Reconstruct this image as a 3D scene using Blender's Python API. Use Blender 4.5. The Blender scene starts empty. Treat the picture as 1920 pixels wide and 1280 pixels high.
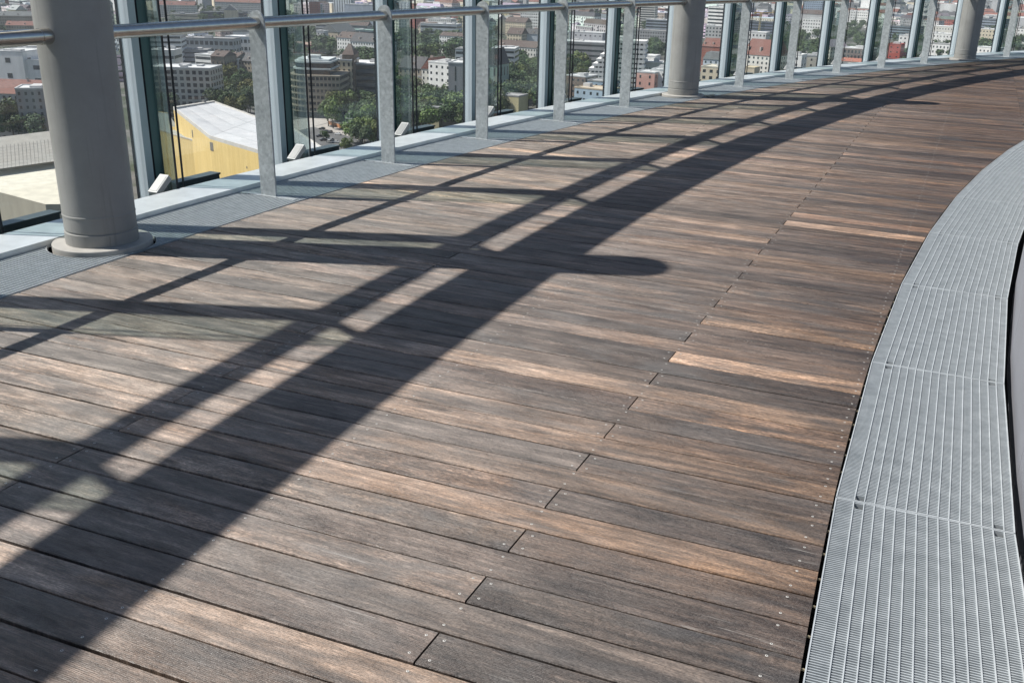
import bpy, bmesh, math, random
from mathutils import Vector, Matrix
random.seed(7)
R_ = math.radians
scene = bpy.context.scene
col = scene.collection
# ------------------------------------------------------------------ camera
F_PX = 1831.3
CAM = Vector((1.0751, -1.8596, 1.70))
HEAD, PITCH, ROLL = R_(24.4008), R_(21.0445), R_(1.1165)
cam_d = bpy.data.cameras.new('camera')
cam = bpy.data.objects.new('camera', cam_d)
col.objects.link(cam)
cam_d.sensor_width = 36.0
cam_d.lens = 36.0 * F_PX / 1920.0
cam_d.clip_start = 0.05
cam_d.clip_end = 30000
CAM_M = Matrix.Rotation(HEAD, 4, 'Z') @ Matrix.Rotation(math.pi / 2 - PITCH, 4, 'X') @ Matrix.Rotation(ROLL, 4, 'Z')
cam.matrix_world = Matrix.Translation(CAM) @ CAM_M
scene.camera = cam
# ------------------------------------------------------------------ sky, sun, exposure
SUN_EL = R_(51.6)
SUN_DIR = Vector((-0.940 * math.cos(SUN_EL), -0.342 * math.cos(SUN_EL), math.sin(SUN_EL)))   # towards the sun
world = bpy.data.worlds.new('World')
scene.world = world
world.use_nodes = True
wn = world.node_tree
sky = wn.nodes.new('ShaderNodeTexSky')
sky.sky_type = 'NISHITA'
sky.sun_disc = False
sky.sun_elevation = SUN_EL
sky.sun_rotation = math.atan2(SUN_DIR.x, SUN_DIR.y)
sky.altitude = 100
sky.air_density = 1.0
sky.dust_density = 1.0
bgn = wn.nodes['Background']
wn.links.new(sky.outputs[0], bgn.inputs[0])
bgn.inputs[1].default_value = 0.062
sun_d = bpy.data.lights.new('sun', 'SUN')
sun_d.energy = 4.4
sun_d.angle = R_(0.55)
sun_d.color = (1.0, 0.96, 0.90)
sun = bpy.data.objects.new('sun', sun_d)
col.objects.link(sun)
sun.rotation_euler = (-SUN_DIR).to_track_quat('-Z', 'Y').to_euler()
scene.view_settings.view_transform = 'Standard'
scene.view_settings.look = 'None'
scene.view_settings.exposure = 0.68
scene.view_settings.gamma = 1.0
scene.view_settings.use_curve_mapping = False
scene.cycles.transparent_max_bounces = 32
scene.cycles.max_bounces = 8
scene.cycles.volume_bounces = 0

# ------------------------------------------------------------------ geometry of the place
CX, CY = 38.24, 2.60            # centre of the round terrace (x, y)
DT = R_(2.18)                   # angle of one facade bay


def TH(k):                      # angle of the k-th facade axis (posts, columns, mullions stand on these)
    if k <= 5:
        return R_(-0.10 + 2.195 * k)
    if k < 6:
        return R_(10.875 + 2.275 * (k - 5))
    return R_(13.15 + 2.31 * (k - 6))


R_DECK_O, R_DECK_I = 41.68, 37.39
R_GRO_I, R_GRO_O = 41.695, 42.283
R_SILL_I, R_SILL_O = 42.29, 42.655
R_POST, R_COL = 42.00, 42.02
R_GRI_O, R_GRI_I = 37.378, 36.815
R_WALL = 36.788
GZ = -100.0                     # street level under the terrace


def P(r, th, z=0.0):
    return Vector((CX - r * math.cos(th), CY + r * math.sin(th), z))


def place(o, r, th, z=0.0):     # local x along the rail, local y outward
    o.location = P(r, th, z)
    o.rotation_euler = (0, 0, math.pi / 2 - th)


def ray(px, py):                # viewing ray of a point of the photograph (1920 x 1280)
    d = Vector(((px - 960) / F_PX, -(py - 640) / F_PX, -1.0))
    return CAM_M.to_3x3() @ d


def at(px, py, z):              # the point at height z seen at that place
    d = ray(px, py)
    return CAM + d * ((z - CAM.z) / d.z)


def proj(p):
    q = CAM_M.to_3x3().transposed() @ (Vector(p) - CAM)
    return 960 - F_PX * q.x / q.z, 640 + F_PX * q.y / q.z


# ------------------------------------------------------------------ object helpers
class MB:
    def __init__(s):
        s.v, s.f, s.m = [], [], []

    def face(s, pts, mi=0):
        b = len(s.v)
        s.v += [tuple(p) for p in pts]
        s.f.append(tuple(range(b, b + len(pts))))
        s.m.append(mi)

    def box(s, x0, x1, y0, y1, z0, z1, mi=0, M=None, bottom=True):
        c = [(x0, y0, z0), (x1, y0, z0), (x1, y1, z0), (x0, y1, z0), (x0, y0, z1), (x1, y0, z1), (x1, y1, z1), (x0, y1, z1)]
        if M is not None:
            c = [tuple(M @ Vector(p)) for p in c]
        b = len(s.v)
        s.v += c
        fs = [(4, 5, 6, 7), (0, 1, 5, 4), (1, 2, 6, 5), (2, 3, 7, 6), (3, 0, 4, 7)]
        if bottom:
            fs.append((3, 2, 1, 0))
        for f in fs:
            s.f.append(tuple(b + i for i in f))
            s.m.append(mi)

    def prism(s, poly, z0, z1, mi=0, top=True, bottom=False, zt=None):
        n = len(poly)
        b = len(s.v)
        s.v += [(p[0], p[1], z0) for p in poly]
        s.v += [(p[0], p[1], z1 if zt is None else zt[i]) for i, p in enumerate(poly)]
        for i in range(n):
            j = (i + 1) % n
            s.f.append((b + i, b + j, b + n + j, b + n + i))
            s.m.append(mi)
        if top:
            s.f.append(tuple(b + n + i for i in range(n)))
            s.m.append(mi)
        if bottom:
            s.f.append(tuple(b + i for i in reversed(range(n))))
            s.m.append(mi)

    def tube(s, pts, r, seg=12, mi=0, caps=True, r1=None):
        pts = [Vector(p) for p in pts]
        n = len(pts)
        b = len(s.v)
        up = Vector((0, 0, 1))
        for i, p in enumerate(pts):
            t = (pts[min(i + 1, n - 1)] - pts[max(i - 1, 0)]).normalized()
            a = t.cross(up)
            if a.length < 1e-4:
                a = Vector((1, 0, 0))
            a.normalize()
            c = a.cross(t)
            rr = r if r1 is None else r + (r1 - r) * i / max(1, n - 1)
            for k in range(seg):
                an = 2 * math.pi * k / seg
                s.v.append(tuple(p + a * (rr * math.cos(an)) + c * (rr * math.sin(an))))
        for i in range(n - 1):
            for k in range(seg):
                l = (k + 1) % seg
                s.f.append((b + i * seg + k, b + i * seg + l, b + (i + 1) * seg + l, b + (i + 1) * seg + k))
                s.m.append(mi)
        if caps:
            s.f.append(tuple(b + k for k in reversed(range(seg))))
            s.f.append(tuple(b + (n - 1) * seg + k for k in range(seg)))
            s.m += [mi, mi]

    def mesh(s, name, mats, smooth=False, fixn=True):
        me = bpy.data.meshes.new(name)
        me.from_pydata(s.v, [], s.f)
        for m in (mats if isinstance(mats, (list, tuple)) else [mats]):
            me.materials.append(m)
        me.polygons.foreach_set('material_index', s.m)
        if fixn:
            bm = bmesh.new()
            bm.from_mesh(me)
            bmesh.ops.recalc_face_normals(bm, faces=bm.faces)
            bm.to_mesh(me)
            bm.free()
        if smooth:
            me.polygons.foreach_set('use_smooth', [True] * len(me.polygons))
        me.update()
        return me


def link(name, me, parent=None, color=None):
    o = bpy.data.objects.new(name, me)
    col.objects.link(o)
    if parent is not None:
        o.parent = parent
    if color is not None:
        o.color = (*color, 1.0)
    return o


def tag(o, label=None, cat=None, group=None, kind=None):
    if label:
        o['label'] = label
    if cat:
        o['category'] = cat
    if group:
        o['group'] = group
    if kind:
        o['kind'] = kind
    return o


def empty(name, loc=(0, 0, 0), rz=0.0):
    o = bpy.data.objects.new(name, None)
    o.empty_display_size = 0.2
    col.objects.link(o)
    o.location = loc
    o.rotation_euler = (0, 0, rz)
    return o


def shade_auto(me, ang=35):
    me.polygons.foreach_set('use_smooth', [True] * len(me.polygons))
    bm = bmesh.new()
    bm.from_mesh(me)
    bmesh.ops.remove_doubles(bm, verts=bm.verts, dist=1e-5)
    bmesh.ops.recalc_face_normals(bm, faces=bm.faces)
    for e in bm.edges:
        e.smooth = len(e.link_faces) == 2 and e.calc_face_angle(0) < R_(ang)
    bm.to_mesh(me)
    bm.free()


# ------------------------------------------------------------------ materials
def nodes_of(name):
    m = bpy.data.materials.new(name)
    m.use_nodes = True
    nt = m.node_tree
    b = nt.nodes['Principled BSDF']
    return m, nt, b


def N(nt, t, **k):
    n = nt.nodes.new(t)
    for a, v in k.items():
        setattr(n, a, v)
    return n


def noise(nt, vec, scale, detail=3, rough=0.55):
    n = N(nt, 'ShaderNodeTexNoise')
    n.inputs['Scale'].default_value = scale
    n.inputs['Detail'].default_value = detail
    n.inputs['Roughness'].default_value = rough
    if vec is not None:
        nt.links.new(vec, n.inputs['Vector'])
    return n.outputs['Fac']


def ramp(nt, fac, a, b, p0=0.3, p1=0.7):
    n = N(nt, 'ShaderNodeValToRGB')
    n.color_ramp.elements[0].position = p0
    n.color_ramp.elements[1].position = p1
    n.color_ramp.elements[0].color = (*a, 1) if len(a) == 3 else a
    n.color_ramp.elements[1].color = (*b, 1) if len(b) == 3 else b
    nt.links.new(fac, n.inputs[0])
    return n.outputs[0]


def mixc(nt, fac, a, b, mode='MIX'):
    n = N(nt, 'ShaderNodeMix', data_type='RGBA', blend_type=mode)
    for s, v in ((n.inputs[0], fac), (n.inputs[6], a), (n.inputs[7], b)):
        if isinstance(v, (int, float)):
            s.default_value = v
        elif isinstance(v, tuple):
            s.default_value = (*v, 1) if len(v) == 3 else v
        else:
            nt.links.new(v, s)
    return n.outputs[2]


def maprange(nt, v, a, b, c, d):
    n = N(nt, 'ShaderNodeMapRange')
    nt.links.new(v, n.inputs[0])
    for i, x in enumerate((a, b, c, d)):
        n.inputs[i + 1].default_value = x
    return n.outputs[0]


def bump(nt, b, h, strength, dist):
    n = N(nt, 'ShaderNodeBump')
    n.inputs['Strength'].default_value = strength
    n.inputs['Distance'].default_value = dist
    nt.links.new(h, n.inputs['Height'])
    nt.links.new(n.outputs[0], b.inputs['Normal'])


def simple(name, c, rough=0.6, metal=0.0, var=0.12, scale=6.0, spec=0.5, bmp=0.0):
    m, nt, b = nodes_of(name)
    g = N(nt, 'ShaderNodeNewGeometry')
    f = noise(nt, g.outputs['Position'], scale)
    lo = tuple(x * (1 - var) for x in c)
    hi = tuple(min(1, x * (1 + var)) for x in c)
    nt.links.new(ramp(nt, f, lo, hi), b.inputs['Base Color'])
    b.inputs['Roughness'].default_value = rough
    b.inputs['Metallic'].default_value = metal
    b.inputs['Specular IOR Level'].default_value = spec
    if bmp:
        bump(nt, b, f, bmp, 0.01)
    return m


def mapped(nt, vec, sx, sy, sz, off=None):
    n = N(nt, 'ShaderNodeVectorMath', operation='MULTIPLY')
    n.inputs[1].default_value = (sx, sy, sz)
    nt.links.new(vec, n.inputs[0])
    v = n.outputs[0]
    if off is not None:
        a = N(nt, 'ShaderNodeVectorMath', operation='ADD')
        nt.links.new(v, a.inputs[0])
        nt.links.new(off, a.inputs[1])
        v = a.outputs[0]
    return v


def math_n(nt, op, a, b=None, c=None):
    n = N(nt, 'ShaderNodeMath', operation=op)
    for i, v in enumerate((a, b, c)):
        if v is None:
            continue
        if isinstance(v, (int, float)):
            n.inputs[i].default_value = v
        else:
            nt.links.new(v, n.inputs[i])
    return n.outputs[0]


def wood_material():
    m, nt, b = nodes_of('weathered_wood')
    oi = N(nt, 'ShaderNodeObjectInfo')
    g = N(nt, 'ShaderNodeNewGeometry')
    off = N(nt, 'ShaderNodeCombineXYZ')
    for i, k in enumerate((91.0, 37.0, 53.0)):
        nt.links.new(math_n(nt, 'MULTIPLY', oi.outputs['Random'], k), off.inputs[i])
    rnd2 = math_n(nt, 'FRACT', math_n(nt, 'MULTIPLY', oi.outputs['Random'], 17.31))
    pos = g.outputs['Position']
    o = off.outputs[0]

    def nz(sx_, sy_, detail, rough, dist=0.0):
        n = N(nt, 'ShaderNodeTexNoise')
        n.inputs['Scale'].default_value = 1.0
        n.inputs['Detail'].default_value = detail
        n.inputs['Roughness'].default_value = rough
        n.inputs['Distortion'].default_value = dist
        nt.links.new(mapped(nt, pos, sx_, sy_, 1, o), n.inputs['Vector'])
        return n.outputs['Fac']
    figure = nz(1.5, 13, 4, 0.6, 1.2)        # broad figure of the grain
    streak = nz(3.2, 52, 6, 0.68, 0.6)
    fibre = nz(18, 330, 3, 0.6)
    speck = nz(75, 210, 2, 0.7)
    blotch = nz(2.1, 7, 4, 0.62, 0.5)
    pale = nz(3.4, 12, 7, 0.75)
    curl = nz(22, 48, 3, 0.6, 2.0)
    scratch = nz(3.0, 95, 4, 0.7)
    base = oi.outputs['Color']
    dark = mixc(nt, 1.0, base, (0.50, 0.50, 0.53), 'MULTIPLY')
    light = mixc(nt, 1.0, base, (1.72, 1.65, 1.55), 'MULTIPLY')
    c = mixc(nt, ramp(nt, figure, (0, 0, 0), (1, 1, 1), 0.36, 0.66), dark, light)
    c = mixc(nt, 1.0, c, ramp(nt, streak, (0.50, 0.50, 0.51), (1.55, 1.52, 1.48), 0.30, 0.70), 'MULTIPLY')
    grey = mixc(nt, 1.0, mixc(nt, 0.55, c, (0.062, 0.060, 0.060)), (0.95, 0.97, 1.0), 'MULTIPLY')
    bl = math_n(nt, 'MULTIPLY', ramp(nt, blotch, (0, 0, 0), (1, 1, 1), 0.44, 0.60), maprange(nt, rnd2, 0.1, 0.9, 0.15, 1.0))
    c = mixc(nt, bl, c, grey)
    cg = math_n(nt, 'MULTIPLY', maprange(nt, rnd2, 0.72, 0.80, 0.0, 0.8), ramp(nt, blotch, (1, 1, 1), (0, 0, 0), 0.40, 0.62))
    c = mixc(nt, cg, c, mixc(nt, 1.0, c, ramp(nt, curl, (0.55, 0.54, 0.53), (1.75, 1.68, 1.58), 0.34, 0.66), 'MULTIPLY'))
    c = mixc(nt, ramp(nt, fibre, (0.55, 0.55, 0.55), (0, 0, 0), 0.30, 0.58), c, (0.010, 0.008, 0.007))
    c = mixc(nt, 1.0, c, ramp(nt, speck, (0.58, 0.58, 0.58), (1.5, 1.49, 1.47), 0.30, 0.72), 'MULTIPLY')
    # bleached, worn patches with sun sheen painted into the colour: stronger towards the outer (glass) side of the deck
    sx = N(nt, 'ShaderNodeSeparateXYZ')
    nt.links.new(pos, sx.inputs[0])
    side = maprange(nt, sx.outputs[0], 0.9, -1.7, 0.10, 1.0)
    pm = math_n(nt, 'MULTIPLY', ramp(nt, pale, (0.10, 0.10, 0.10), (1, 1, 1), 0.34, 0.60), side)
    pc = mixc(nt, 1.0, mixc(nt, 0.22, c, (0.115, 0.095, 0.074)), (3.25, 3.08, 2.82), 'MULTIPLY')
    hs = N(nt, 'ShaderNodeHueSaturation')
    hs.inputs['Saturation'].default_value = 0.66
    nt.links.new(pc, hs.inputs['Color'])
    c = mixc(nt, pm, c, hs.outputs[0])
    sc = math_n(nt, 'MULTIPLY', ramp(nt, scratch, (0, 0, 0), (1, 1, 1), 0.60, 0.70), ramp(nt, blotch, (0, 0, 0), (0.75, 0.75, 0.75), 0.46, 0.60))
    c = mixc(nt, sc, c, (0.30, 0.275, 0.25))
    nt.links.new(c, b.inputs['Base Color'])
    rg_ = math_n(nt, 'MULTIPLY_ADD', oi.outputs['Random'], 0.12, -0.06)
    nt.links.new(math_n(nt, 'ADD', maprange(nt, speck, 0.25, 0.75, 0.36, 0.58), rg_), b.inputs['Roughness'])
    b.inputs['Specular IOR Level'].default_value = 0.48
    b.inputs['Anisotropic'].default_value = 0.85
    tg = N(nt, 'ShaderNodeCombineXYZ')
    tg.inputs[1].default_value = 1.0
    nt.links.new(tg.outputs[0], b.inputs['Tangent'])
    groove = N(nt, 'ShaderNodeMath', operation='SINE')
    nt.links.new(math_n(nt, 'MULTIPLY', sx.outputs[1], 2 * math.pi / 0.0058), groove.inputs[0])
    hgt = math_n(nt, 'ADD', math_n(nt, 'MULTIPLY', groove.outputs[0], 0.22), math_n(nt, 'MULTIPLY', fibre, 2.2))
    hgt = math_n(nt, 'ADD', hgt, math_n(nt, 'MULTIPLY', streak, 1.6))
    hgt = math_n(nt, 'ADD', hgt, math_n(nt, 'MULTIPLY', speck, 1.8))
    bump(nt, b, hgt, 0.7, 0.0019)
    return m


def galv_material():
    m, nt, b = nodes_of('galvanised_steel')
    g = N(nt, 'ShaderNodeNewGeometry')
    v = N(nt, 'ShaderNodeTexVoronoi')
    v.inputs['Scale'].default_value = 42
    nt.links.new(g.outputs['Position'], v.inputs['Vector'])
    f = noise(nt, g.outputs['Position'], 26, 4, 0.6)
    h = noise(nt, g.outputs['Position'], 7, 3, 0.6)
    k = math_n(nt, 'ADD', math_n(nt, 'MULTIPLY', f, 0.6), math_n(nt, 'MULTIPLY', v.outputs['Color'], 0.22))
    k = math_n(nt, 'ADD', k, math_n(nt, 'MULTIPLY', h, 0.25))
    nt.links.new(ramp(nt, k, (0.25, 0.27, 0.285), (0.56, 0.59, 0.60), 0.28, 0.78), b.inputs['Base Color'])
    b.inputs['Metallic'].default_value = 0.35
    b.inputs['Roughness'].default_value = 0.48
    return m


def grate_material(name, lo, hi):
    m, nt, b = nodes_of(name)
    g = N(nt, 'ShaderNodeNewGeometry')
    h = noise(nt, g.outputs['Position'], 14, 5, 0.7)
    nt.links.new(ramp(nt, h, lo, hi, 0.3, 0.75), b.inputs['Base Color'])
    b.inputs['Metallic'].default_value = 0.25
    b.inputs['Roughness'].default_value = 0.5
    return m


def glass_material(name, tint, refl=1.0):
    m = bpy.data.materials.new(name)
    m.use_nodes = True
    nt = m.node_tree
    nt.nodes.remove(nt.nodes['Principled BSDF'])
    out = nt.nodes['Material Output']
    tr = N(nt, 'ShaderNodeBsdfTransparent')
    tr.inputs[0].default_value = (*tint, 1)
    gl = N(nt, 'ShaderNodeBsdfGlossy')
    gl.inputs['Roughness'].default_value = 0.0
    gl.inputs['Color'].default_value = (0.9 * refl, 0.95 * refl, 0.95 * refl, 1)
    g = N(nt, 'ShaderNodeNewGeometry')
    d = N(nt, 'ShaderNodeVectorMath', operation='DOT_PRODUCT')
    nt.links.new(g.outputs['Normal'], d.inputs[0])
    nt.links.new(g.outputs['Incoming'], d.inputs[1])
    k = math_n(nt, 'SUBTRACT', 1.0, math_n(nt, 'ABSOLUTE', d.outputs['Value']))
    k = math_n(nt, 'POWER', k, 5.0)
    k = math_n(nt, 'MULTIPLY_ADD', k, 0.95, 0.04)
    mx = N(nt, 'ShaderNodeMixShader')
    nt.links.new(k, mx.inputs[0])
    nt.links.new(tr.outputs[0], mx.inputs[1])
    nt.links.new(gl.outputs[0], mx.inputs[2])
    # thin dust and dried rain on the pane
    df = N(nt, 'ShaderNodeBsdfDiffuse')
    df.inputs['Color'].default_value = (0.62, 0.64, 0.64, 1)
    f = noise(nt, mapped(nt, g.outputs['Position'], 3.0, 3.0, 0.7), 1.0, 6, 0.7)
    m2 = N(nt, 'ShaderNodeMixShader')
    nt.links.new(math_n(nt, 'MULTIPLY', ramp(nt, f, (0.15, 0.15, 0.15), (1, 1, 1), 0.42, 0.70), 0.022), m2.inputs[0])
    nt.links.new(mx.outputs[0], m2.inputs[1])
    nt.links.new(df.outputs[0], m2.inputs[2])
    nt.links.new(m2.outputs[0], out.inputs[0])
    return m


def wall_material(name, rough=0.85, streaky=True):     # takes the object colour
    m, nt, b = nodes_of(name)
    oi = N(nt, 'ShaderNodeObjectInfo')
    g = N(nt, 'ShaderNodeNewGeometry')
    f = noise(nt, mapped(nt, g.outputs['Position'], 0.25, 0.25, 0.06), 1.0, 4, 0.6)
    c = mixc(nt, ramp(nt, f, (0.22, 0.22, 0.22), (0, 0, 0), 0.3, 0.65), oi.outputs['Color'], (0.10, 0.095, 0.09))
    nt.links.new(c, b.inputs['Base Color'])
    b.inputs['Roughness'].default_value = rough
    b.inputs['Specular IOR Level'].default_value = 0.3
    return m


def tile_roof_material():
    m, nt, b = nodes_of('roof_tiles')
    oi = N(nt, 'ShaderNodeObjectInfo')
    g = N(nt, 'ShaderNodeNewGeometry')
    f = noise(nt, mapped(nt, g.outputs['Position'], 0.5, 0.5, 1.6), 1.0, 4, 0.65)
    dark = mixc(nt, 1.0, oi.outputs['Color'], (0.62, 0.60, 0.60), 'MULTIPLY')
    nt.links.new(mixc(nt, ramp(nt, f, (0, 0, 0), (1, 1, 1), 0.3, 0.7), dark, oi.outputs['Color']), b.inputs['Base Color'])
    b.inputs['Roughness'].default_value = 0.8
    return m


def leaf_material(name, c, spread=0.35):
    m, nt, b = nodes_of(name)
    oi = N(nt, 'ShaderNodeObjectInfo')
    g = N(nt, 'ShaderNodeNewGeometry')
    f = noise(nt, g.outputs['Position'], 0.22, 3, 0.6)
    r = g.outputs['Random Per Island']
    lo = tuple(x * (1 - spread) for x in c)
    hi = tuple(x * (1 + spread) for x in c)
    k = math_n(nt, 'ADD', math_n(nt, 'MULTIPLY', f, 0.7), math_n(nt, 'MULTIPLY', r, 0.35))
    cc = ramp(nt, k, lo, hi, 0.3, 0.75)
    cc = mixc(nt, 1.0, cc, oi.outputs['Color'], 'MULTIPLY')
    nt.links.new(cc, b.inputs['Base Color'])
    b.inputs['Roughness'].default_value = 0.65
    b.inputs['Specular IOR Level'].default_value = 0.25
    return m


def paint_material():
    m, nt, b = nodes_of('grey_column_paint')
    g = N(nt, 'ShaderNodeNewGeometry')
    pos = g.outputs['Position']
    f = noise(nt, pos, 4.5, 5, 0.65)
    drip = noise(nt, mapped(nt, pos, 26, 26, 1.1), 1.0, 4, 0.65)
    scuff = noise(nt, mapped(nt, pos, 9, 9, 34), 1.0, 5, 0.7)
    c = ramp(nt, f, (0.275, 0.270, 0.258), (0.325, 0.320, 0.306), 0.3, 0.7)
    c = mixc(nt, ramp(nt, drip, (0, 0, 0), (0.38, 0.38, 0.38), 0.54, 0.72), c, (0.17, 0.165, 0.155))
    c = mixc(nt, ramp(nt, scuff, (0, 0, 0), (0.7, 0.7, 0.7), 0.69, 0.76), c, (0.10, 0.098, 0.095))
    c = mixc(nt, ramp(nt, scuff, (0.45, 0.45, 0.45), (0, 0, 0), 0.24, 0.31), c, (0.46, 0.45, 0.43))
    sx = N(nt, 'ShaderNodeSeparateXYZ')
    nt.links.new(pos, sx.inputs[0])
    dirt = math_n(nt, 'MULTIPLY', maprange(nt, sx.outputs[2], 0.02, 0.30, 0.55, 0.0), f)
    c = mixc(nt, dirt, c, (0.16, 0.145, 0.12))
    nt.links.new(c, b.inputs['Base Color'])
    nt.links.new(maprange(nt, f, 0.3, 0.7, 0.42, 0.60), b.inputs['Roughness'])
    bump(nt, b, math_n(nt, 'ADD', noise(nt, pos, 60, 3, 0.6), math_n(nt, 'MULTIPLY', f, 2.0)), 0.25, 0.002)
    return m


MAT = dict(
    wood=wood_material(),
    galv=galv_material(),
    grate=grate_material('grating_steel', (0.32, 0.352, 0.368), (0.49, 0.525, 0.54)),
    grate2=grate_material('narrow_grating_steel', (0.40, 0.44, 0.46), (0.60, 0.64, 0.66)),
    rod=grate_material('grating_rod', (0.38, 0.41, 0.425), (0.53, 0.56, 0.57)),
    dark=simple('dark_void', (0.012, 0.012, 0.013), 0.9, 0, 0.2, 3, 0.1),
    alu=simple('pale_aluminium', (0.57, 0.605, 0.62), 0.40, 0.25, 0.10, 7.0),
    fin=simple('blue_grey_aluminium', (0.47, 0.535, 0.58), 0.42, 0.15, 0.04, 2.0),
    gasket=simple('black_gasket', (0.010, 0.012, 0.018), 0.5, 0, 0.1, 4, 0.3),
    jamb=simple('dark_green_metal', (0.085, 0.155, 0.16), 0.35, 0.0, 0.1, 3),
    steel=simple('brushed_steel', (0.60, 0.575, 0.535), 0.22, 1.0, 0.10, 22),
    paint=paint_material(),
    flange=simple('pale_grey_paint', (0.40, 0.38, 0.35), 0.6, 0, 0.10, 12, 0.4, 0.08),
    whiteplastic=simple('pale_housing', (0.36, 0.37, 0.37), 0.5, 0, 0.05, 6),
    greyplastic=simple('grey_lens', (0.22, 0.23, 0.23), 0.3, 0, 0.05, 6),
    boxgreen=simple('dark_grey_housing', (0.075, 0.095, 0.095), 0.35, 0.2, 0.1, 6),
    panel=simple('grey_wall_panel', (0.235, 0.240, 0.265), 0.5, 0.2, 0.05, 3),
    clear=glass_material('clear_glass', (0.982, 0.990, 0.986)),
    green=glass_material('green_glass', (0.80, 0.86, 0.843), 1.0),
    screw=simple('screw_steel', (0.62, 0.60, 0.55), 0.45, 0.3, 0.1, 50),
    wall=wall_material('building_wall'),
    tiles=tile_roof_material(),
    flat=wall_material('flat_roof', 0.9),
    pane=simple('window_glass', (0.035, 0.042, 0.048), 0.15, 0, 0.35, 0.6, 0.5),
    asphalt=simple('asphalt', (0.105, 0.105, 0.105), 0.85, 0, 0.25, 0.15),
    paving=simple('paving', (0.36, 0.335, 0.31), 0.85, 0, 0.12, 0.3),
    bark=simple('bark', (0.07, 0.055, 0.042), 0.9, 0, 0.2, 2),
    leaf=leaf_material('leaves', (0.062, 0.098, 0.036)),
    strap=simple('pale_strap', (0.50, 0.44, 0.34), 0.7),
    clip=simple('spacer_brass', (0.22, 0.19, 0.13), 0.6, 0, 0.2, 9),
    tyre=simple('tyre', (0.015, 0.015, 0.015), 0.8, 0, 0.1, 3),
    yellow=None,
)


# ================================================================== LARGE STRUCTURE
def sheet(name, poly, z, mat, z2=None):
    mb = MB()
    mb.face([(p[0], p[1], z) for p in poly])
    me = mb.mesh(name, mat)
    if me.polygons[0].normal.z < 0:
        me.flip_normals()
    return tag(link(name, me), kind='structure')


def city_ground_material():
    m, nt, b = nodes_of('city_ground')
    g = N(nt, 'ShaderNodeNewGeometry')
    f = noise(nt, g.outputs['Position'], 0.016, 4, 0.6)
    h = noise(nt, g.outputs['Position'], 0.09, 3, 0.6)
    c = mixc(nt, ramp(nt, f, (0, 0, 0), (1, 1, 1), 0.44, 0.54), (0.035, 0.05, 0.024), (0.135, 0.13, 0.125))
    c = mixc(nt, ramp(nt, h, (0, 0, 0), (0.6, 0.6, 0.6), 0.45, 0.65), c, (0.06, 0.065, 0.05))
    nt.links.new(c, b.inputs['Base Color'])
    b.inputs['Roughness'].default_value = 0.95
    return m


G = 9000
sheet('ground', [(-G, -G), (G, -G), (G, G), (-G, G)], GZ, city_ground_material())

# the storey under the terrace: dark void below the boards and the gratings, then the tower down to the street
mb = MB()
ring = [(CX + 42.45 * math.cos(a), CY + 42.45 * math.sin(a)) for a in [2 * math.pi * i / 160 for i in range(160)]]
mb.prism(ring, GZ, -0.42, 0)
tag(link('terrace_base', mb.mesh('terrace_base', MAT['dark'])), kind='structure')

# ------------------------------------------------------------------ the deck: every board is a part
PITCHROW = 0.14601
ANG = [(-14, 2.9), (0, 2.35), (8, 1.9), (16, 0.9), (27, -0.3), (40, -1.8), (60, -2.7), (90, -3.6), (190, -6.0)]


def lerp_tab(t, x):
    for (a, b), (c, d) in zip(t, t[1:]):
        if x <= c:
            return b + (d - b) * (x - a) / (c - a)
    return t[-1][1]


def x_on(r, y):                 # x of the terrace circle of radius r at that y
    return CX - math.sqrt(max(1e-6, r * r - (y - CY) ** 2))


deck = empty('deck', (0, 0, 0))
tag(deck, kind='structure')
TINTS = [(0.036, 0.029, 0.026), (0.046, 0.036, 0.031), (0.056, 0.043, 0.035), (0.068, 0.050, 0.038), (0.078, 0.056, 0.041), (0.072, 0.050, 0.037),
         (0.082, 0.058, 0.042), (0.063, 0.048, 0.039), (0.095, 0.066, 0.045), (0.110, 0.076, 0.051), (0.074, 0.057, 0.046), (0.066, 0.046, 0.036)]
TAN = (0.245, 0.170, 0.115)
# (row, side): boards that are newer and paler than the rest
PALE = {(16, 1): TAN, (36, 1): TAN, (38, 1): (0.17, 0.108, 0.070), (33, 0): (0.205, 0.130, 0.070), (47, 0): (0.195, 0.125, 0.070),
        (13, 1): (0.135, 0.095, 0.065), (13, 0): (0.085, 0.062, 0.046), (5, 1): (0.125, 0.084, 0.054), (5, 0): (0.092, 0.066, 0.047), (-1, 0): (0.120, 0.088, 0.062),
        (-1, 1): (0.115, 0.084, 0.060), (58, 1): (0.15, 0.095, 0.062), (39, 0): (0.115, 0.083, 0.056), (4, 0): (0.082, 0.064, 0.050),
        (9, 1): (0.098, 0.068, 0.046), (7, 1): (0.085, 0.062, 0.045), (4, 1): (0.066, 0.050, 0.040), (2, 1): (0.040, 0.034, 0.031),
        (0, 1): (0.038, 0.033, 0.031), (14, 0): (0.060, 0.046, 0.037), (6, 1): (0.048, 0.040, 0.036), (8, 0): (0.050, 0.044, 0.041), (10, 1): (0.080, 0.056, 0.040),
        (12, 1): (0.092, 0.063, 0.044), (14, 1): (0.044, 0.036, 0.032), (3, 1): (0.055, 0.044, 0.038), (1, 1): (0.058, 0.050, 0.045), (11, 1): (0.058, 0.045, 0.037)}
NROW0, NROW1 = -9, 196
SCREWS = MB()
far_boards = MB()
n_boards = 0


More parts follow.
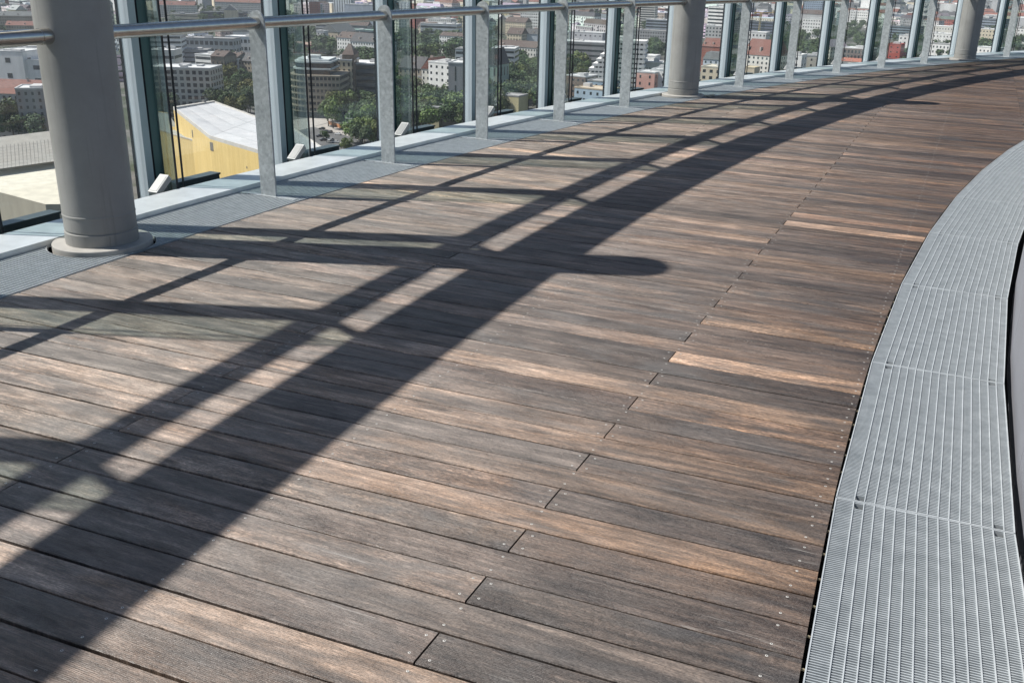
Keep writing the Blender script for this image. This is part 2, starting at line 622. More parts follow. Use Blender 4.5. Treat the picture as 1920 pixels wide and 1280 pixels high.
def screw(x, y, z):
    n = 8
    a = [(x + 0.0043 * math.cos(2 * math.pi * k / n), y + 0.0043 * math.sin(2 * math.pi * k / n)) for k in range(n)]
    c = [(x + 0.0019 * math.cos(2 * math.pi * k / n), y + 0.0019 * math.sin(2 * math.pi * k / n)) for k in range(n)]
    for k in range(n):
        l = (k + 1) % n
        SCREWS.face([(*a[k], z), (*a[l], z), (*c[l], z + 0.0004), (*c[k], z + 0.0004)], 0)
    SCREWS.face([(*p, z + 0.0001) for p in c], 1)


def board(name_i, corners, z, color):
    # corners: (x,y) in order outer-near, inner-near, inner-far, outer-far ; chamfered long edges
    (ax, ay), (bx, by), (cx, cy), (dx, dy) = corners
    ch = 0.003
    mbx = far_boards if name_i is None else MB()
    def pr(x0, y0, x1, y1):
        return [(x0, y0, -0.030), (x0, y0, z - ch), (x0, y0 + ch, z), (x1, y1 - ch, z), (x1, y1, z - ch), (x1, y1, -0.030)]
    s0, s1 = pr(ax, ay, dx, dy), pr(bx, by, cx, cy)
    b = len(mbx.v)
    mbx.v += s0 + s1
    for k in range(5):
        mbx.f.append((b + k, b + 6 + k, b + 7 + k, b + k + 1))
        mbx.m.append(0)
    mbx.f.append((b, b + 1, b + 2, b + 3, b + 4, b + 5))
    mbx.f.append((b + 11, b + 10, b + 9, b + 8, b + 7, b + 6))
    mbx.m += [0, 0]
    if name_i is not None:
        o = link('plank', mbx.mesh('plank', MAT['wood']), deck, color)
        return o


rb = random.Random(11)
JO = [-3.38, -2.55, -1.70, -0.85, 0.0, 0.83, 1.70, 2.55, 3.4, 4.25, 5.1, 5.95, 6.8, 7.65]
slope = [math.tan(R_(lerp_tab(ANG, i) + rb.uniform(-0.10, 0.10))) for i in range(NROW0, NROW1 + 1)]
for i in range(NROW0, NROW1):
    y0c, y1c = (i - 0.5) * PITCHROW, (i + 0.5) * PITCHROW
    s0, s1 = slope[i - NROW0], slope[i + 1 - NROW0]
    smid = 0.5 * (s0 + s1)
    ym = 0.5 * (y0c + y1c)
    if abs(ym - CY) > 35:
        break
    def ghalf(bd, x):           # half the open joint along boundary bd: every second one opens towards the glass
        g_ = 0.0033
        if bd % 2 == 0 and x < 0.9:
            g_ += 0.0013 * (0.9 - x) * max(0.15, 1.0 - max(0, bd) / 22.0)
        return g_

    def lo(x):
        return y0c + s0 * x + ghalf(i, x)

    def hi(x):
        return y1c + s1 * x - ghalf(i + 1, x)
    xo = x_on(R_DECK_O, ym + smid * -3.3)
    xi = x_on(R_DECK_I, ym + smid * 0.9)
    # board ends: outer arc, one joint (alternating rows), inner arc; beyond the first sector more joints follow
    cuts = [(-1.70 if i % 2 else 0.0)]
    while cuts[-1] < xi - 2.6:
        cuts.append(cuts[-1] + 3.4)
    ends = [xo] + [c for c in cuts if xo + 0.4 < c < xi - 0.25] + [xi]
    for k in range(len(ends) - 1):
        xa, xb = ends[k], ends[k + 1]
        ga = 0.0 if k == 0 else 0.0028
        gb = 0.0 if k == len(ends) - 2 else 0.0028
        xa2, xb2 = xa + ga, xb - gb
        # ends on the arcs follow the circle
        xl, xh = (x_on(R_DECK_O, lo(xa)), x_on(R_DECK_O, hi(xa))) if k == 0 else (xa2, xa2)
        xr, xs = (x_on(R_DECK_I, lo(xb)), x_on(R_DECK_I, hi(xb))) if k == len(ends) - 2 else (xb2, xb2)
        t = list(rb.choice(TINTS))
        f = rb.uniform(0.72, 1.30)
        t = tuple(x * f for x in t)
        t = PALE.get((i, k), t)
        t = (t[0] * 1.16, t[1] * 1.09, t[2] * 1.07)
        z = rb.uniform(-0.0012, 0.0012)
        n_boards += 1
        board(n_boards if n_boards <= 298 else None, [(xl, lo(xl)), (xr, lo(xr)), (xs, hi(xs)), (xh, hi(xh))], z, t)
        for j in JO:
            js = [j]
            if abs(j - xa) < 0.05 and k > 0:
                js = [j + 0.030]
            elif abs(j - xb) < 0.05 and k < len(ends) - 2:
                js = [j - 0.030]
            for x in js:
                if xa + 0.02 < x < xb - 0.02 and i < 90:
                    for e in (0.027, -0.027):
                        yy = (lo(x) if e > 0 else hi(x)) + e
                        screw(x + rb.uniform(-0.005, 0.005), yy + rb.uniform(-0.003, 0.003), z + 0.0006)
if far_boards.f:
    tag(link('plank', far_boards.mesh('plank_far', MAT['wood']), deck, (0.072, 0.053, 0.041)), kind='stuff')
tag(link('screw', SCREWS.mesh('screw', [MAT['screw'], MAT['dark']], fixn=False), deck), kind='stuff')
mb = MB()
for i in range(-8, 90):
    y = (i - 0.5) * PITCHROW
    x = x_on(R_DECK_I, y)
    mb.box(x - 0.004, x + 0.011, y - 0.0018, y + 0.0018, -0.012, -0.006)
tag(link('spacer_clip', mb.mesh('spacer_clip', MAT['clip']), deck), kind='stuff')
# joists seen in the open slot at the inner edge
mb = MB()
for j in JO[:8]:
    yj = math.sqrt(max(0.0, (R_DECK_O - 0.25) ** 2 - (CX - j) ** 2))
    mb.box(j - 0.03, j + 0.03, max(-2.2, CY - yj), min(26, CY + yj), -0.16, -0.034)
tag(link('joist', mb.mesh('joist', MAT['dark']), deck), kind='stuff')

# ------------------------------------------------------------------ gratings
def grating_mesh(L, W0, W1, pitch_fine, pitch_rod, fine_t, rod_t, slots=(), inner_cut=None):
    """bars and rods of one panel; local x along the run, local y outward, panel from y=0 (width W0..) ; trapezoid"""
    fine, rods = [], []
    fm = MB()
    n = int(L / pitch_fine)
    def half(y, W):             # half length of the panel at depth y
        return 0.5 * (W0 + (W1 - W0) * y / W)
    return fm


def make_grating(r_in, r_out, dth, pf, pr, ft, rt, slot=True):
    W = r_out - r_in
    hi_, ho_ = r_in * math.tan(dth / 2) - 0.002, r_out * math.tan(dth / 2) - 0.002
    def hx(y):
        return hi_ + (ho_ - hi_) * y / W
    fine = MB()
    n = int((ho_ * 2) / pf)
    rods_y = [pr * k for k in range(1, int(W / pr))]
    s_cells = ((rods_y[0], rods_y[1]), (rods_y[-2], rods_y[-1]))
    for k in range(n + 1):
        x = -ho_ + pf * (k + 0.5)
        ya = 0.0
        if abs(x) > hi_ - 0.003:
            ya = W * (abs(x) + 0.003 - hi_) / (ho_ - hi_) if ho_ > hi_ else W
        if ya >= W - 0.01 or abs(x) > ho_ - 0.004:
            continue
        spans = [(ya, W)]
        if slot and 0.004 < hx(0) - abs(x) < 0.034:
            spans = [(ya, s_cells[0][0]), (s_cells[0][1], s_cells[1][0]), (s_cells[1][1], W)]
        for a, b in spans:
            if b > a:
                fine.box(x - ft / 2, x + ft / 2, a, b, -0.030, -0.002, 0, None, False)
    rods = []
    for y in rods_y:
        rods.append((hx(y) - 0.003, y))
    frame = MB()
    t = 0.0042
    for s in (-1, 1):
        frame.face([(s * hi_, 0, 0), (s * (hi_ - t), 0, 0), (s * (ho_ - t), W, 0), (s * ho_, W, 0)])
        frame.face([(s * hi_, 0, -0.03), (s * hi_, 0, 0), (s * ho_, W, 0), (s * ho_, W, -0.03)])
        frame.face([(s * (hi_ - t), 0, -0.03), (s * (hi_ - t), 0, 0), (s * (ho_ - t), W, 0), (s * (ho_ - t), W, -0.03)])
    frame.box(-hi_, hi_, 0, t, -0.03, 0)
    frame.box(-ho_, ho_, W - t, W, -0.03, 0)
    return fine, rods, frame


DTI = R_(2.115)
fine, rods, frame = make_grating(R_GRI_I, R_GRI_O, DTI, 0.0108, 0.0335, 0.0032, 0.005)
me_fine = fine.mesh('bearing_bar', MAT['grate'])
me_frame = frame.mesh('grating_frame', MAT['rod'])
rod_me = []
for h, y in rods:
    mb = MB()
    mb.box(-h, h, y - 0.0017, y + 0.0017, -0.007, 0.0012)
    rod_me.append(mb.mesh('cross_rod', MAT['rod']))
ORD = ['first', 'second', 'third', 'fourth', 'fifth', 'sixth', 'seventh', 'eighth', 'ninth', 'tenth', 'eleventh', 'twelfth', 'thirteenth',
       'fourteenth', 'fifteenth', 'sixteenth', 'seventeenth', 'eighteenth', 'nineteenth', 'twentieth']
TH0I = R_(-1.97)                # a joint of the inner gratings
for k in range(-2, 13):
    g = empty('grating_panel')
    th = TH0I + DTI * (k + 0.5)
    place(g, R_GRI_I, th, 0.004)
    fo = link('bearing_bar', me_fine, g)
    tag(fo, kind='stuff')
    link('frame', me_frame, g)
    for m in rod_me:
        link('cross_rod', m, g)
    nm = ORD[k + 2]
    tag(g, 'galvanised steel floor grating panel beside the boards, %s from the bottom of its row' % nm, 'grating', 'wide grating panels along the inner edge of the deck')

# outer gratings under the rail posts (finer mesh), cut round the column feet
GRO = {}


def outer_grating(dth):
    key = round(math.degrees(dth), 2)
    if key not in GRO:
        fine, rods, frame = make_grating(R_GRO_I, R_GRO_O, dth, 0.0112, 0.0345, 0.0030, 0.004, True)
        mb = MB()
        for h, y in rods:
            mb.box(-h, h, y - 0.002, y + 0.002, -0.006, 0.001, 0, None, False)
        GRO[key] = (fine.mesh('bearing_bar', MAT['grate2']), mb.mesh('cross_rod', MAT['grate2']), frame.mesh('grating_frame', MAT['rod']), rods)
    return GRO[key]


def cut_near_column(side, dth):      # copy of the panel with a round notch at one end
    wpan = R_GRO_O - R_GRO_I
    rods = outer_grating(dth)[3]
    hx = (R_GRO_I + wpan / 2) * math.tan(dth / 2)
    cx, cy, rad = side * hx, R_COL - R_GRO_I, 0.325
    mb = MB()
    n = int(2 * hx / 0.0112)
    def outside(y0, y1, x):
        d = abs(x - cx)
        if d >= rad:
            return [(y0, y1)]
        h = math.sqrt(rad * rad - d * d)
        out = []
        if cy - h > y0:
            out.append((y0, cy - h))
        if cy + h < y1:
            out.append((cy + h, y1))
        return out
    for k in range(n):
        x = -hx + 0.0112 * (k + 0.5)
        for a, b in outside(0, wpan, x):
            mb.box(x - 0.0017, x + 0.0017, a, b, -0.03, -0.002, 0, None, False)
    f2 = MB()
    for h, y in rods + [(hx, 0.003), (hx, wpan - 0.003)]:
        d = abs(y - cy)
        x0, x1 = -h, h
        if d < rad:
            q = math.sqrt(rad * rad - d * d)
            if side > 0:
                x1 = min(x1, cx - q)
            else:
                x0 = max(x0, cx + q)
        f2.box(x0, x1, y - 0.002, y + 0.002, -0.006, 0.001, 0, None, False)
    f2.box(-side * hx - 0.003, -side * hx + 0.003, 0, wpan, -0.03, 0.0)
    pts = []                    # rim of the notch
    for q in range(25):
        a = math.pi / 2 + math.pi * q / 24
        x, y = cx + side * rad * math.cos(a), cy + rad * math.sin(a)
        if 0 < y < wpan:
            pts.append((x, y))
    for (ax, ay), (bx, by) in zip(pts, pts[1:]):
        f2.face([(ax, ay, -0.03), (bx, by, -0.03), (bx, by, 0.001), (ax, ay, 0.001)])
        ex, ey = cx + (ax - cx) * 1.014, cy + (ay - cy) * 1.014
        fx, fy = cx + (bx - cx) * 1.014, cy + (by - cy) * 1.014
        f2.face([(ax, ay, 0.001), (bx, by, 0.001), (fx, fy, 0.001), (ex, ey, 0.001)])
    return mb.mesh('bearing_bar', MAT['grate2']), f2.mesh('grating_frame', MAT['rod'])


for k in range(-3, 16):
    g = empty('grating_panel')
    dth = TH(k + 1) - TH(k)
    place(g, R_GRO_I, (TH(k) + TH(k + 1)) / 2, 0.002)
    if k in (-1, 5, 11) or k in (0, 6, 12):
        a, b = cut_near_column(1 if k in (-1, 5, 11) else -1, dth)
        tag(link('bearing_bar', a, g), kind='stuff')
        link('frame', b, g)
    else:
        og = outer_grating(dth)
        tag(link('bearing_bar', og[0], g), kind='stuff')
        tag(link('cross_rod', og[1], g), kind='stuff')
        link('frame', og[2], g)
    c = 'near' if k <= 0 else ('middle' if k in (5, 6) else 'far')
    if k in (-1, 5, 11):
        lb = 'narrow steel grating cut round the near side of the %s column' % c
    elif k in (0, 6, 12):
        lb = 'narrow steel grating cut round the far side of the %s column' % c
    elif k < -1:
        lb = 'narrow steel grating left of the near column, %s panel from it' % ORD[-1 - k]
    elif k < 5:
        lb = 'narrow steel grating between near and middle columns, %s from the near one' % ORD[k]
    elif k < 11:
        lb = 'narrow steel grating between middle and far columns, %s from the middle one' % ORD[k - 6]
    else:
        lb = 'narrow steel grating past the far column, %s from it' % ORD[k - 12]
    tag(g, lb, 'grating', 'narrow grating panels under the handrail')

# ------------------------------------------------------------------ sill in front of the glass
def arc_panel(mb, r0, r1, t0, t1, z0, z1, n=3, mi=0):
    for q in range(n):
        a, b = t0 + (t1 - t0) * q / n, t0 + (t1 - t0) * (q + 1) / n
        c = [P(r0, a, z1), P(r1, a, z1), P(r1, b, z1), P(r0, b, z1)]
        d = [Vector((p.x, p.y, z0)) for p in c]
        mb.face(c, mi)
        mb.face([d[0], d[3], c[3], c[0]], mi)
        mb.face([d[1], d[2], c[2], c[1]], mi)
        mb.face(list(reversed(d)), mi)
        if q == 0:
            mb.face([d[0], d[1], c[1], c[0]], mi)
        if q == n - 1:
            mb.face([d[3], d[2], c[2], c[3]], mi)


sill = empty('sill')
tag(sill, 'pale aluminium sill running along the foot of the glass facade', 'sill')
for k in range(-4, 18):
    mb = MB()
    t0, t1 = TH(k) - R_(0.12), TH(k + 1) - R_(0.12)
    arc_panel(mb, R_SILL_I, R_SILL_O, t0 + 0.00004, t1 - 0.00004, -0.012, 0.036, 4)
    link('sill_panel', mb.mesh('sill_panel', MAT['alu']), sill)
mb = MB()
arc_panel(mb, R_SILL_I + 0.02, R_SILL_O, -4 * DT, 18 * DT, -0.30, -0.0125, 44)
link('sill_core', mb.mesh('sill_core', MAT['gasket']), sill)

# ------------------------------------------------------------------ glass facade, one bay at a time
R_F = 43.20                     # inner face of the mullions
ZT = 4.22                       # top of the mullions
facade_group = 'glass facade bays along the terrace edge'
R_GL = 43.26


def ch(r, th):                  # local x of angle th from the bay's mullion, on a bay-straight chord
    return r * math.tan(th)


Z0 = -0.30
mbx = MB()
mbx.box(-0.075, 0.0, 0.0, 0.105, Z0, ZT)
me_mull = mbx.mesh('mullion', MAT['fin'])
mbx = MB()
mbx.box(-0.080, 0.003, 0.1055, 0.130, Z0, ZT)
me_gask = mbx.mesh('gasket', MAT['gasket'])
mbx = MB()
mbx.box(0.0045, 0.016, -0.004, 0.060, Z0, ZT, 1)
mbx.box(0.0165, 0.100, 0.004, 0.060, Z0, ZT, 0)
mbx.box(0.1005, 0.114, -0.002, 0.060, Z0, ZT, 1)
me_jamb = mbx.mesh('jamb', [MAT['jamb'], MAT['gasket']])
yg = R_GL - R_F
XF, YF0, YF1 = -0.240, 42.70 - R_F, -0.03       # the pair of radial glass fins inside the pane
mbx = MB()                      # slanted green pane between the jamb and the inner edge strips
q0, q1 = Vector((0.1185, 0.05, 0)), Vector((XF + 0.008, YF0 + 0.012, 0))
nn = Vector((q1.y - q0.y, q0.x - q1.x, 0)).normalized() * 0.005
mbx.prism([tuple((q0 + nn)[:2]), tuple((q1 + nn)[:2]), tuple((q1 - nn)[:2]), tuple((q0 - nn)[:2])], Z0, ZT, 0, True, True)
me_fin = [mbx.mesh('slanted_pane', MAT['green'])]
me_fe = []
for dx in (0.0, 0.064):
    mbx = MB()
    mbx.box(XF + dx - 0.0065, XF + dx + 0.0065, YF0, YF0 + 0.010, Z0, ZT)
    me_fe.append(mbx.mesh('edge_strip', MAT['gasket']))
for k in range(-4, 18):
    th = TH(k)
    g = empty('facade_bay')
    place(g, R_F, th, 0.0)
    link('mullion', me_mull, g)
    link('gasket', me_gask, g)
    link('jamb', me_jamb, g)
    dth = TH(k + 1) - th
    # the pane spans to the next mullion, on the chord
    x0, x1 = 0.1145, R_GL * math.sin(dth) - 0.085
    yb = -(R_GL * (1 - math.cos(dth)))
    mbx = MB()
    a0, a1 = Vector((x0, yg, 0)), Vector((x1, yg + yb, 0))
    nn = Vector((a1.y - a0.y, a0.x - a1.x, 0)).normalized() * 0.006
    mbx.prism([tuple((a0 + nn)[:2]), tuple((a1 + nn)[:2]), tuple((a1 - nn)[:2]), tuple((a0 - nn)[:2])], Z0, ZT, 0, True, True)
    link('glass_pane', mbx.mesh('glass_pane', MAT['clear']), g)
    for m in me_fin:
        link('slanted_pane', m, g)
    for m in me_fe:
        link('edge_strip', m, g)
    if k < 0:
        lb = 'glass bay with pale blue mullion left of the near column, %s from it' % ORD[-1 - k]
    elif k == 0:
        lb = 'glass bay whose pale blue mullion stands behind the near column'
    elif k < 6:
        lb = 'glass bay whose pale blue mullion stands behind the %s post after the near column' % ORD[k - 1]
    elif k == 6:
        lb = 'glass bay whose pale blue mullion stands behind the middle column'
    elif k < 12:
        lb = 'glass bay whose pale blue mullion stands behind the %s post after the middle column' % ORD[k - 7]
    elif k == 12:
        lb = 'glass bay whose pale blue mullion stands behind the far column'
    else:
        lb = 'glass bay with pale blue mullion past the far column, %s from it' % ORD[k - 13]
    tag(g, lb, 'glass facade', facade_group)

# head rail of the facade, the round ring beam on the columns and the brackets between them
Z_RING, R_RING, D_RING = 3.41, 42.02, 0.415
mb = MB()
mb.tube([P(43.25, TH(k / 4), 4.335) for k in range(-20, 76)], 0.095, 14)
hr = link('head_rail', mb.mesh('head_rail', MAT['fin'], True))
tag(hr, 'round head rail closing the top of the glass facade', 'rail')
mb = MB()
mb.tube([P(R_RING, TH(k / 4), Z_RING) for k in range(-20, 76)], D_RING / 2, 24)
rg = link('ring_beam', mb.mesh('ring_beam', MAT['paint'], True))
tag(rg, 'thick round ring beam resting on the grey columns', 'beam')
mb = MB()
for k in range(-4, 18):
    th = TH(k)
    mb.tube([P(43.22, th, 4.27), P(R_RING + 0.18, th, Z_RING + 0.04)], 0.035, 8)
tag(link('bracket', mb.mesh('bracket', MAT['fin']), rg), kind='stuff')

# ------------------------------------------------------------------ inner low wall
lw = empty('panel_wall')
tag(lw, 'low grey panel wall past the dark slot beside the wide gratings', 'wall')
for k in range(-2, 13):
    mb = MB()
    t0 = TH0I + DTI * (k + 0.36)
    c = [P(R_WALL, t0 + 0.00006, 0), P(R_WALL, t0 + DTI - 0.00006, 0), P(R_WALL - 0.35, t0 + DTI - 0.00006, 0), P(R_WALL - 0.35, t0 + 0.00006, 0)]
    b0 = [P(R_WALL + 0.018, t0 + 0.00006, 0), P(R_WALL + 0.018, t0 + DTI - 0.00006, 0)]
    mb.prism([(c[0].x, c[0].y), (c[1].x, c[1].y), (c[2].x, c[2].y), (c[3].x, c[3].y)], -0.12, 0.46)
    link('panel', mb.mesh('panel', MAT['panel']), lw)

# ------------------------------------------------------------------ columns
def lathe(mb, prof, seg=40, mi=0):
    b = len(mb.v)
    for r, z in prof:
        for k in range(seg):
            a = 2 * math.pi * k / seg
            mb.v.append((r * math.cos(a), r * math.sin(a), z))
    for i in range(len(prof) - 1):
        for k in range(seg):
            l = (k + 1) % seg
            mb.f.append((b + i * seg + k, b + i * seg + l, b + (i + 1) * seg + l, b + (i + 1) * seg + k))
            mb.m.append(mi)
    mb.f.append(tuple(b + (len(prof) - 1) * seg + k for k in range(seg)))
    mb.m.append(mi)


mb = MB()
lathe(mb, [(0.213, 0.118), (0.2145, 0.122), (0.2145, 0.205), (0.2165, 0.208), (0.2165, 0.217), (0.2145, 0.220), (0.2145, 4.235), (0.205, 4.25)], 48)
me_shaft = mb.mesh('shaft', MAT['paint'])
shade_auto(me_shaft, 15)
mb = MB()
lathe(mb, [(0.211, 0.028), (0.2175, 0.030), (0.2175, 0.106), (0.211, 0.109), (0.210, 0.121)], 48)
mb.box(-0.222, -0.205, -0.012, 0.012, 0.03, 0.108, 0, Matrix.Rotation(R_(62), 4, 'Z'))
me_collar = mb.mesh('collar', MAT['paint'])
shade_auto(me_collar, 15)
mb = MB()
lathe(mb, [(0.299, -0.08), (0.299, 0.026), (0.296, 0.030), (0.20, 0.030)], 56)
me_fl = mb.mesh('foot_flange', MAT['flange'])
shade_auto(me_fl, 15)
for k, nm in ((0, 'nearest grey round column, standing at the left of the deck'), (6, 'middle grey round column of the three along the rail'), (12, 'farthest grey round column, at the right where the deck curves away')):
    g = empty('column')
    place(g, R_COL, TH(k), 0)
    link('shaft', me_shaft, g)
    link('collar', me_collar, g)
    link('foot_flange', me_fl, g)
    tag(g, nm, 'column', 'round columns in the line of the handrail')

mb = MB()
pc_ = P(R_COL - 0.31, TH(6) + R_(0.22), 0.0)
mb.tube([pc_ + Vector((-0.10, -0.06, 0.035)), pc_ + Vector((-0.03, 0.0, 0.012)), pc_ + Vector((0.02, 0.05, 0.020)), pc_ + Vector((0.06, 0.16, 0.016))], 0.012, 6)
mb.tube([pc_ + Vector((-0.02, 0.02, 0.018)), pc_ + Vector((0.05, -0.03, 0.010))], 0.010, 6)
tag(link('loose_strap', mb.mesh('loose_strap', MAT['strap'], True)), 'small pale loose strap lying at the foot of the middle column', 'strap')

# ------------------------------------------------------------------ handrail: posts and tubes
Z_RAIL = 1.275
mb = MB()
prof = [(-0.0725, 0.0)] + [(-0.0725 * math.cos(math.pi * q / 14), 1.285 + 0.0725 * math.sin(math.pi * q / 14)) for q in range(15)] + [(0.0725, 0.0)]
a = [(-0.007, y, z) for y, z in prof]
b = [(0.007, y, z) for y, z in prof]
mb.face(a)
mb.face(b)
for q in range(len(prof)):
    w = (q + 1) % len(prof)
    mb.face([a[q], a[w], b[w], b[q]])
me_post = mb.mesh('post_plate', MAT['galv'])
shade_auto(me_post, 20)
mb = MB()
mb.box(-0.030, 0.030, -0.26, 0.26, -0.01, 0.0028)
me_foot = mb.mesh('foot_plate', MAT['galv'])
for k in range(-3, 17):
    if k in (0, 6, 12):
        continue
    g = empty('rail_post')
    place(g, R_POST, TH(k), 0.003)
    link('post_plate', me_post, g)
    link('foot_plate', me_foot, g)
    if k < 0:
        lb = 'galvanised flat rail post left of the near column, %s from it' % ORD[-k - 1]
    elif k < 6:
        lb = 'galvanised flat rail post with rounded head, %s after the near column' % ORD[k - 1]
    elif k < 12:
        lb = 'galvanised flat rail post with rounded head, %s after the middle column' % ORD[k - 7]
    else:
        lb = 'galvanised flat rail post past the far column, %s from it' % ORD[k - 13]
    tag(g, lb, 'post', 'flat steel posts carrying the handrail')

segs = [(TH(-4), TH(0) - R_(0.315), 'left of the near column'), (TH(0) + R_(0.30), TH(6) - R_(0.315), 'between the near and middle columns'),
        (TH(6) + R_(0.30), TH(12) - R_(0.315), 'between the middle and far columns'), (TH(12) + R_(0.30), TH(17), 'past the far column')]
for t0, t1, where in segs:
    n = max(4, int((t1 - t0) / DT * 4))
    mb = MB()
    mb.tube([P(R_POST, t0 + (t1 - t0) * q / n, Z_RAIL) for q in range(n + 1)], 0.043, 24)
    me = mb.mesh('handrail', MAT['steel'])
    shade_auto(me)
    r = link('handrail', me)
    tag(r, 'brushed steel tube handrail %s' % where, 'handrail', 'tube handrail between the columns')
    for t, s in ((t0, 1), (t1, -1)):
        if t not in (segs[0][0], segs[-1][1]):
            mb = MB()
            mb.tube([P(R_POST, t - s * 0.0014, Z_RAIL), P(R_POST, t + s * 0.0010, Z_RAIL)], 0.0465, 20)
            me = mb.mesh('end_sleeve', MAT['steel'])
            shade_auto(me)
            link('end_sleeve', me, r)
            mb = MB()
            mb.tube([P(R_POST, t - s * 0.0023, Z_RAIL), P(R_POST, t - s * 0.0013, Z_RAIL)], 0.030, 16)
            link('end_bracket', mb.mesh('end_bracket', MAT['gasket'], True), r)

# ------------------------------------------------------------------ floodlights and dark housings outside the sill
mb = MB()
mb.box(-0.090, 0.090, -0.045, 0.045, -0.026, 0.020)
me_fb = mb.mesh('housing', MAT['whiteplastic'])
mb = MB()
mb.box(-0.078, 0.078, -0.050, -0.0455, -0.019, 0.014)
mb.box(-0.076, 0.076, -0.034, 0.034, 0.0202, 0.0225)
me_fl2 = mb.mesh('lens', MAT['greyplastic'])
mb = MB()
mb.box(-0.02, 0.02, -0.03, 0.03, -0.22, -0.03)
me_fs = mb.mesh('stand', MAT['boxgreen'])
mb = MB()
mb.box(-0.25, 0.25, -0.05, 0.05, -0.04, 0.055)
mb.box(-0.258, 0.258, -0.058, 0.056, 0.0555, 0.070)
me_bx = mb.mesh('housing', MAT['boxgreen'])
mb = MB()
mb.box(-0.22, -0.17, -0.03, 0.03, -0.234, -0.041)
mb.box(0.17, 0.22, -0.03, 0.03, -0.234, -0.041)
me_bl = mb.mesh('leg', MAT['gasket'])
for k in range(-2, 16):
    where = ('near column' if k <= 0 else '%s post after the near column' % ORD[k - 1] if k < 6 else 'middle column' if k == 6
             else '%s post after the middle column' % ORD[k - 7] if k < 12 else 'far column' if k == 12 else '%s post past the far column' % ORD[k - 13])
    if k < 0:
        where = '%s post left of the near column' % ORD[-k - 1]
    th = TH(k) - R_(0.50)
    g = empty('floodlight')
    place(g, 42.755, th, 0.070)
    g.rotation_euler = (0, R_(-38), math.pi / 2 - th)
    link('housing', me_fb, g)
    link('lens', me_fl2, g)
    tag(g, 'small tilted white floodlight behind the sill at the %s' % where, 'floodlight', 'white floodlights behind the sill')
    mbs = link('stand', me_fs, g)
    th = TH(k) + R_(0.34)
    g = empty('light_trough')
    place(g, 43.02, th, -0.075)
    link('housing', me_bx, g)
    link('leg', me_bl, g)
    tag(g, 'long dark grey housing outside the glass beyond the %s' % where, 'housing', 'dark housings outside the glass')

# ledge outside the glass that carries the floodlights
mb = MB()
arc_panel(mb, R_SILL_O + 0.004, 43.5, -4 * DT, 18 * DT, -0.36, -0.31, 66)
tag(link('ledge', mb.mesh('ledge', MAT['boxgreen'])), kind='structure')

# ================================================================== THE CITY BELOW
rc = random.Random(5)
COL = dict(white=(0.80, 0.79, 0.77), offwhite=(0.68, 0.66, 0.61), cream=(0.66, 0.58, 0.44), palegrey=(0.46, 0.46, 0.46), grey=(0.30, 0.305, 0.315),
           darkgrey=(0.13, 0.135, 0.145), bluegrey=(0.26, 0.30, 0.36), beige=(0.42, 0.36, 0.28), stone=(0.36, 0.315, 0.25), brown=(0.17, 0.125, 0.10),
           brick=(0.33, 0.12, 0.085), red=(0.46, 0.10, 0.075), pink=(0.62, 0.36, 0.30), sky=(0.40, 0.52, 0.62), yellow=(0.62, 0.44, 0.13),
           ochre=(0.52, 0.40, 0.22), mint=(0.36, 0.46, 0.40))
ROOF = dict(red=(0.20, 0.085, 0.065), brown=(0.105, 0.076, 0.066), dark=(0.075, 0.075, 0.08), slate=(0.145, 0.160, 0.165), pale=(0.60, 0.61, 0.61), grey=(0.34, 0.34, 0.34),
            white=(0.78, 0.78, 0.77), copper=(0.30, 0.42, 0.38))
BAY_EDGES = []
for k in range(-1, 17):
    p = P(R_F, TH(k)) - CAM
    BAY_EDGES.append(math.atan2(p.x, p.y))


def bay_of(loc):
    p = Vector(loc) - CAM
    a = math.atan2(p.x, p.y)
    n = sum(1 for e in BAY_EDGES if a > e)
    return max(1, min(n, 16))


def bay_name(loc):
    n = bay_of(loc)
    if n <= 1:
        return 'left of the near column'
    return 'in the %s window bay right of the near column' % ORD[n - 2] if n < 18 else 'at the far right'


def facade_windows(mb, w, h, d, style, bottom=0.0, sides=(1, 1, 1, 1), mi=0):
    """style: ('grid', pitch_x, storey, frac_w, frac_h) or ('band', storey, frac_h)"""
    if style is None:
        return
    pr = 0.06
    def rect(side, a0, a1, z0, z1):
        if side == 0:
            mb.box(a0, a1, -pr, 0.10, z0, z1, mi, None, False)
        elif side == 2:
            mb.box(a0, a1, d - 0.10, d + pr, z0, z1, mi, None, False)
        elif side == 3:
            mb.box(-w / 2 - pr, -w / 2 + 0.10, a0, a1, z0, z1, mi, None, False)
        else:
            mb.box(w / 2 - 0.10, w / 2 + pr, a0, a1, z0, z1, mi, None, False)
    for side in range(4):
        if not sides[side]:
            continue
        L0, L1 = (-w / 2, w / 2) if side in (0, 2) else (0, d)
        if style[0] == 'band':
            st, fh = style[1], style[2]
            n = int((h - bottom) / st)
            for r in range(n):
                z = bottom + (h - bottom) * (r + 0.5) / n
                rect(side, L0 + 0.5, L1 - 0.5, z - st * fh / 2, z + st * fh / 2)
        else:
            px, st, fw, fh = style[1:5]
            n = max(1, int((h - bottom - 0.6) / st))
            m = max(1, int((L1 - L0 - 0.8) / px))
            for r in range(n):
                z = bottom + (h - bottom - 0.3) * (r + 0.5) / n
                for q in range(m):
                    x = L0 + (L1 - L0) * (q + 0.5) / m
                    rect(side, x - px * fw / 2, x + px * fw / 2, z - st * fh / 2, z + st * fh / 2)


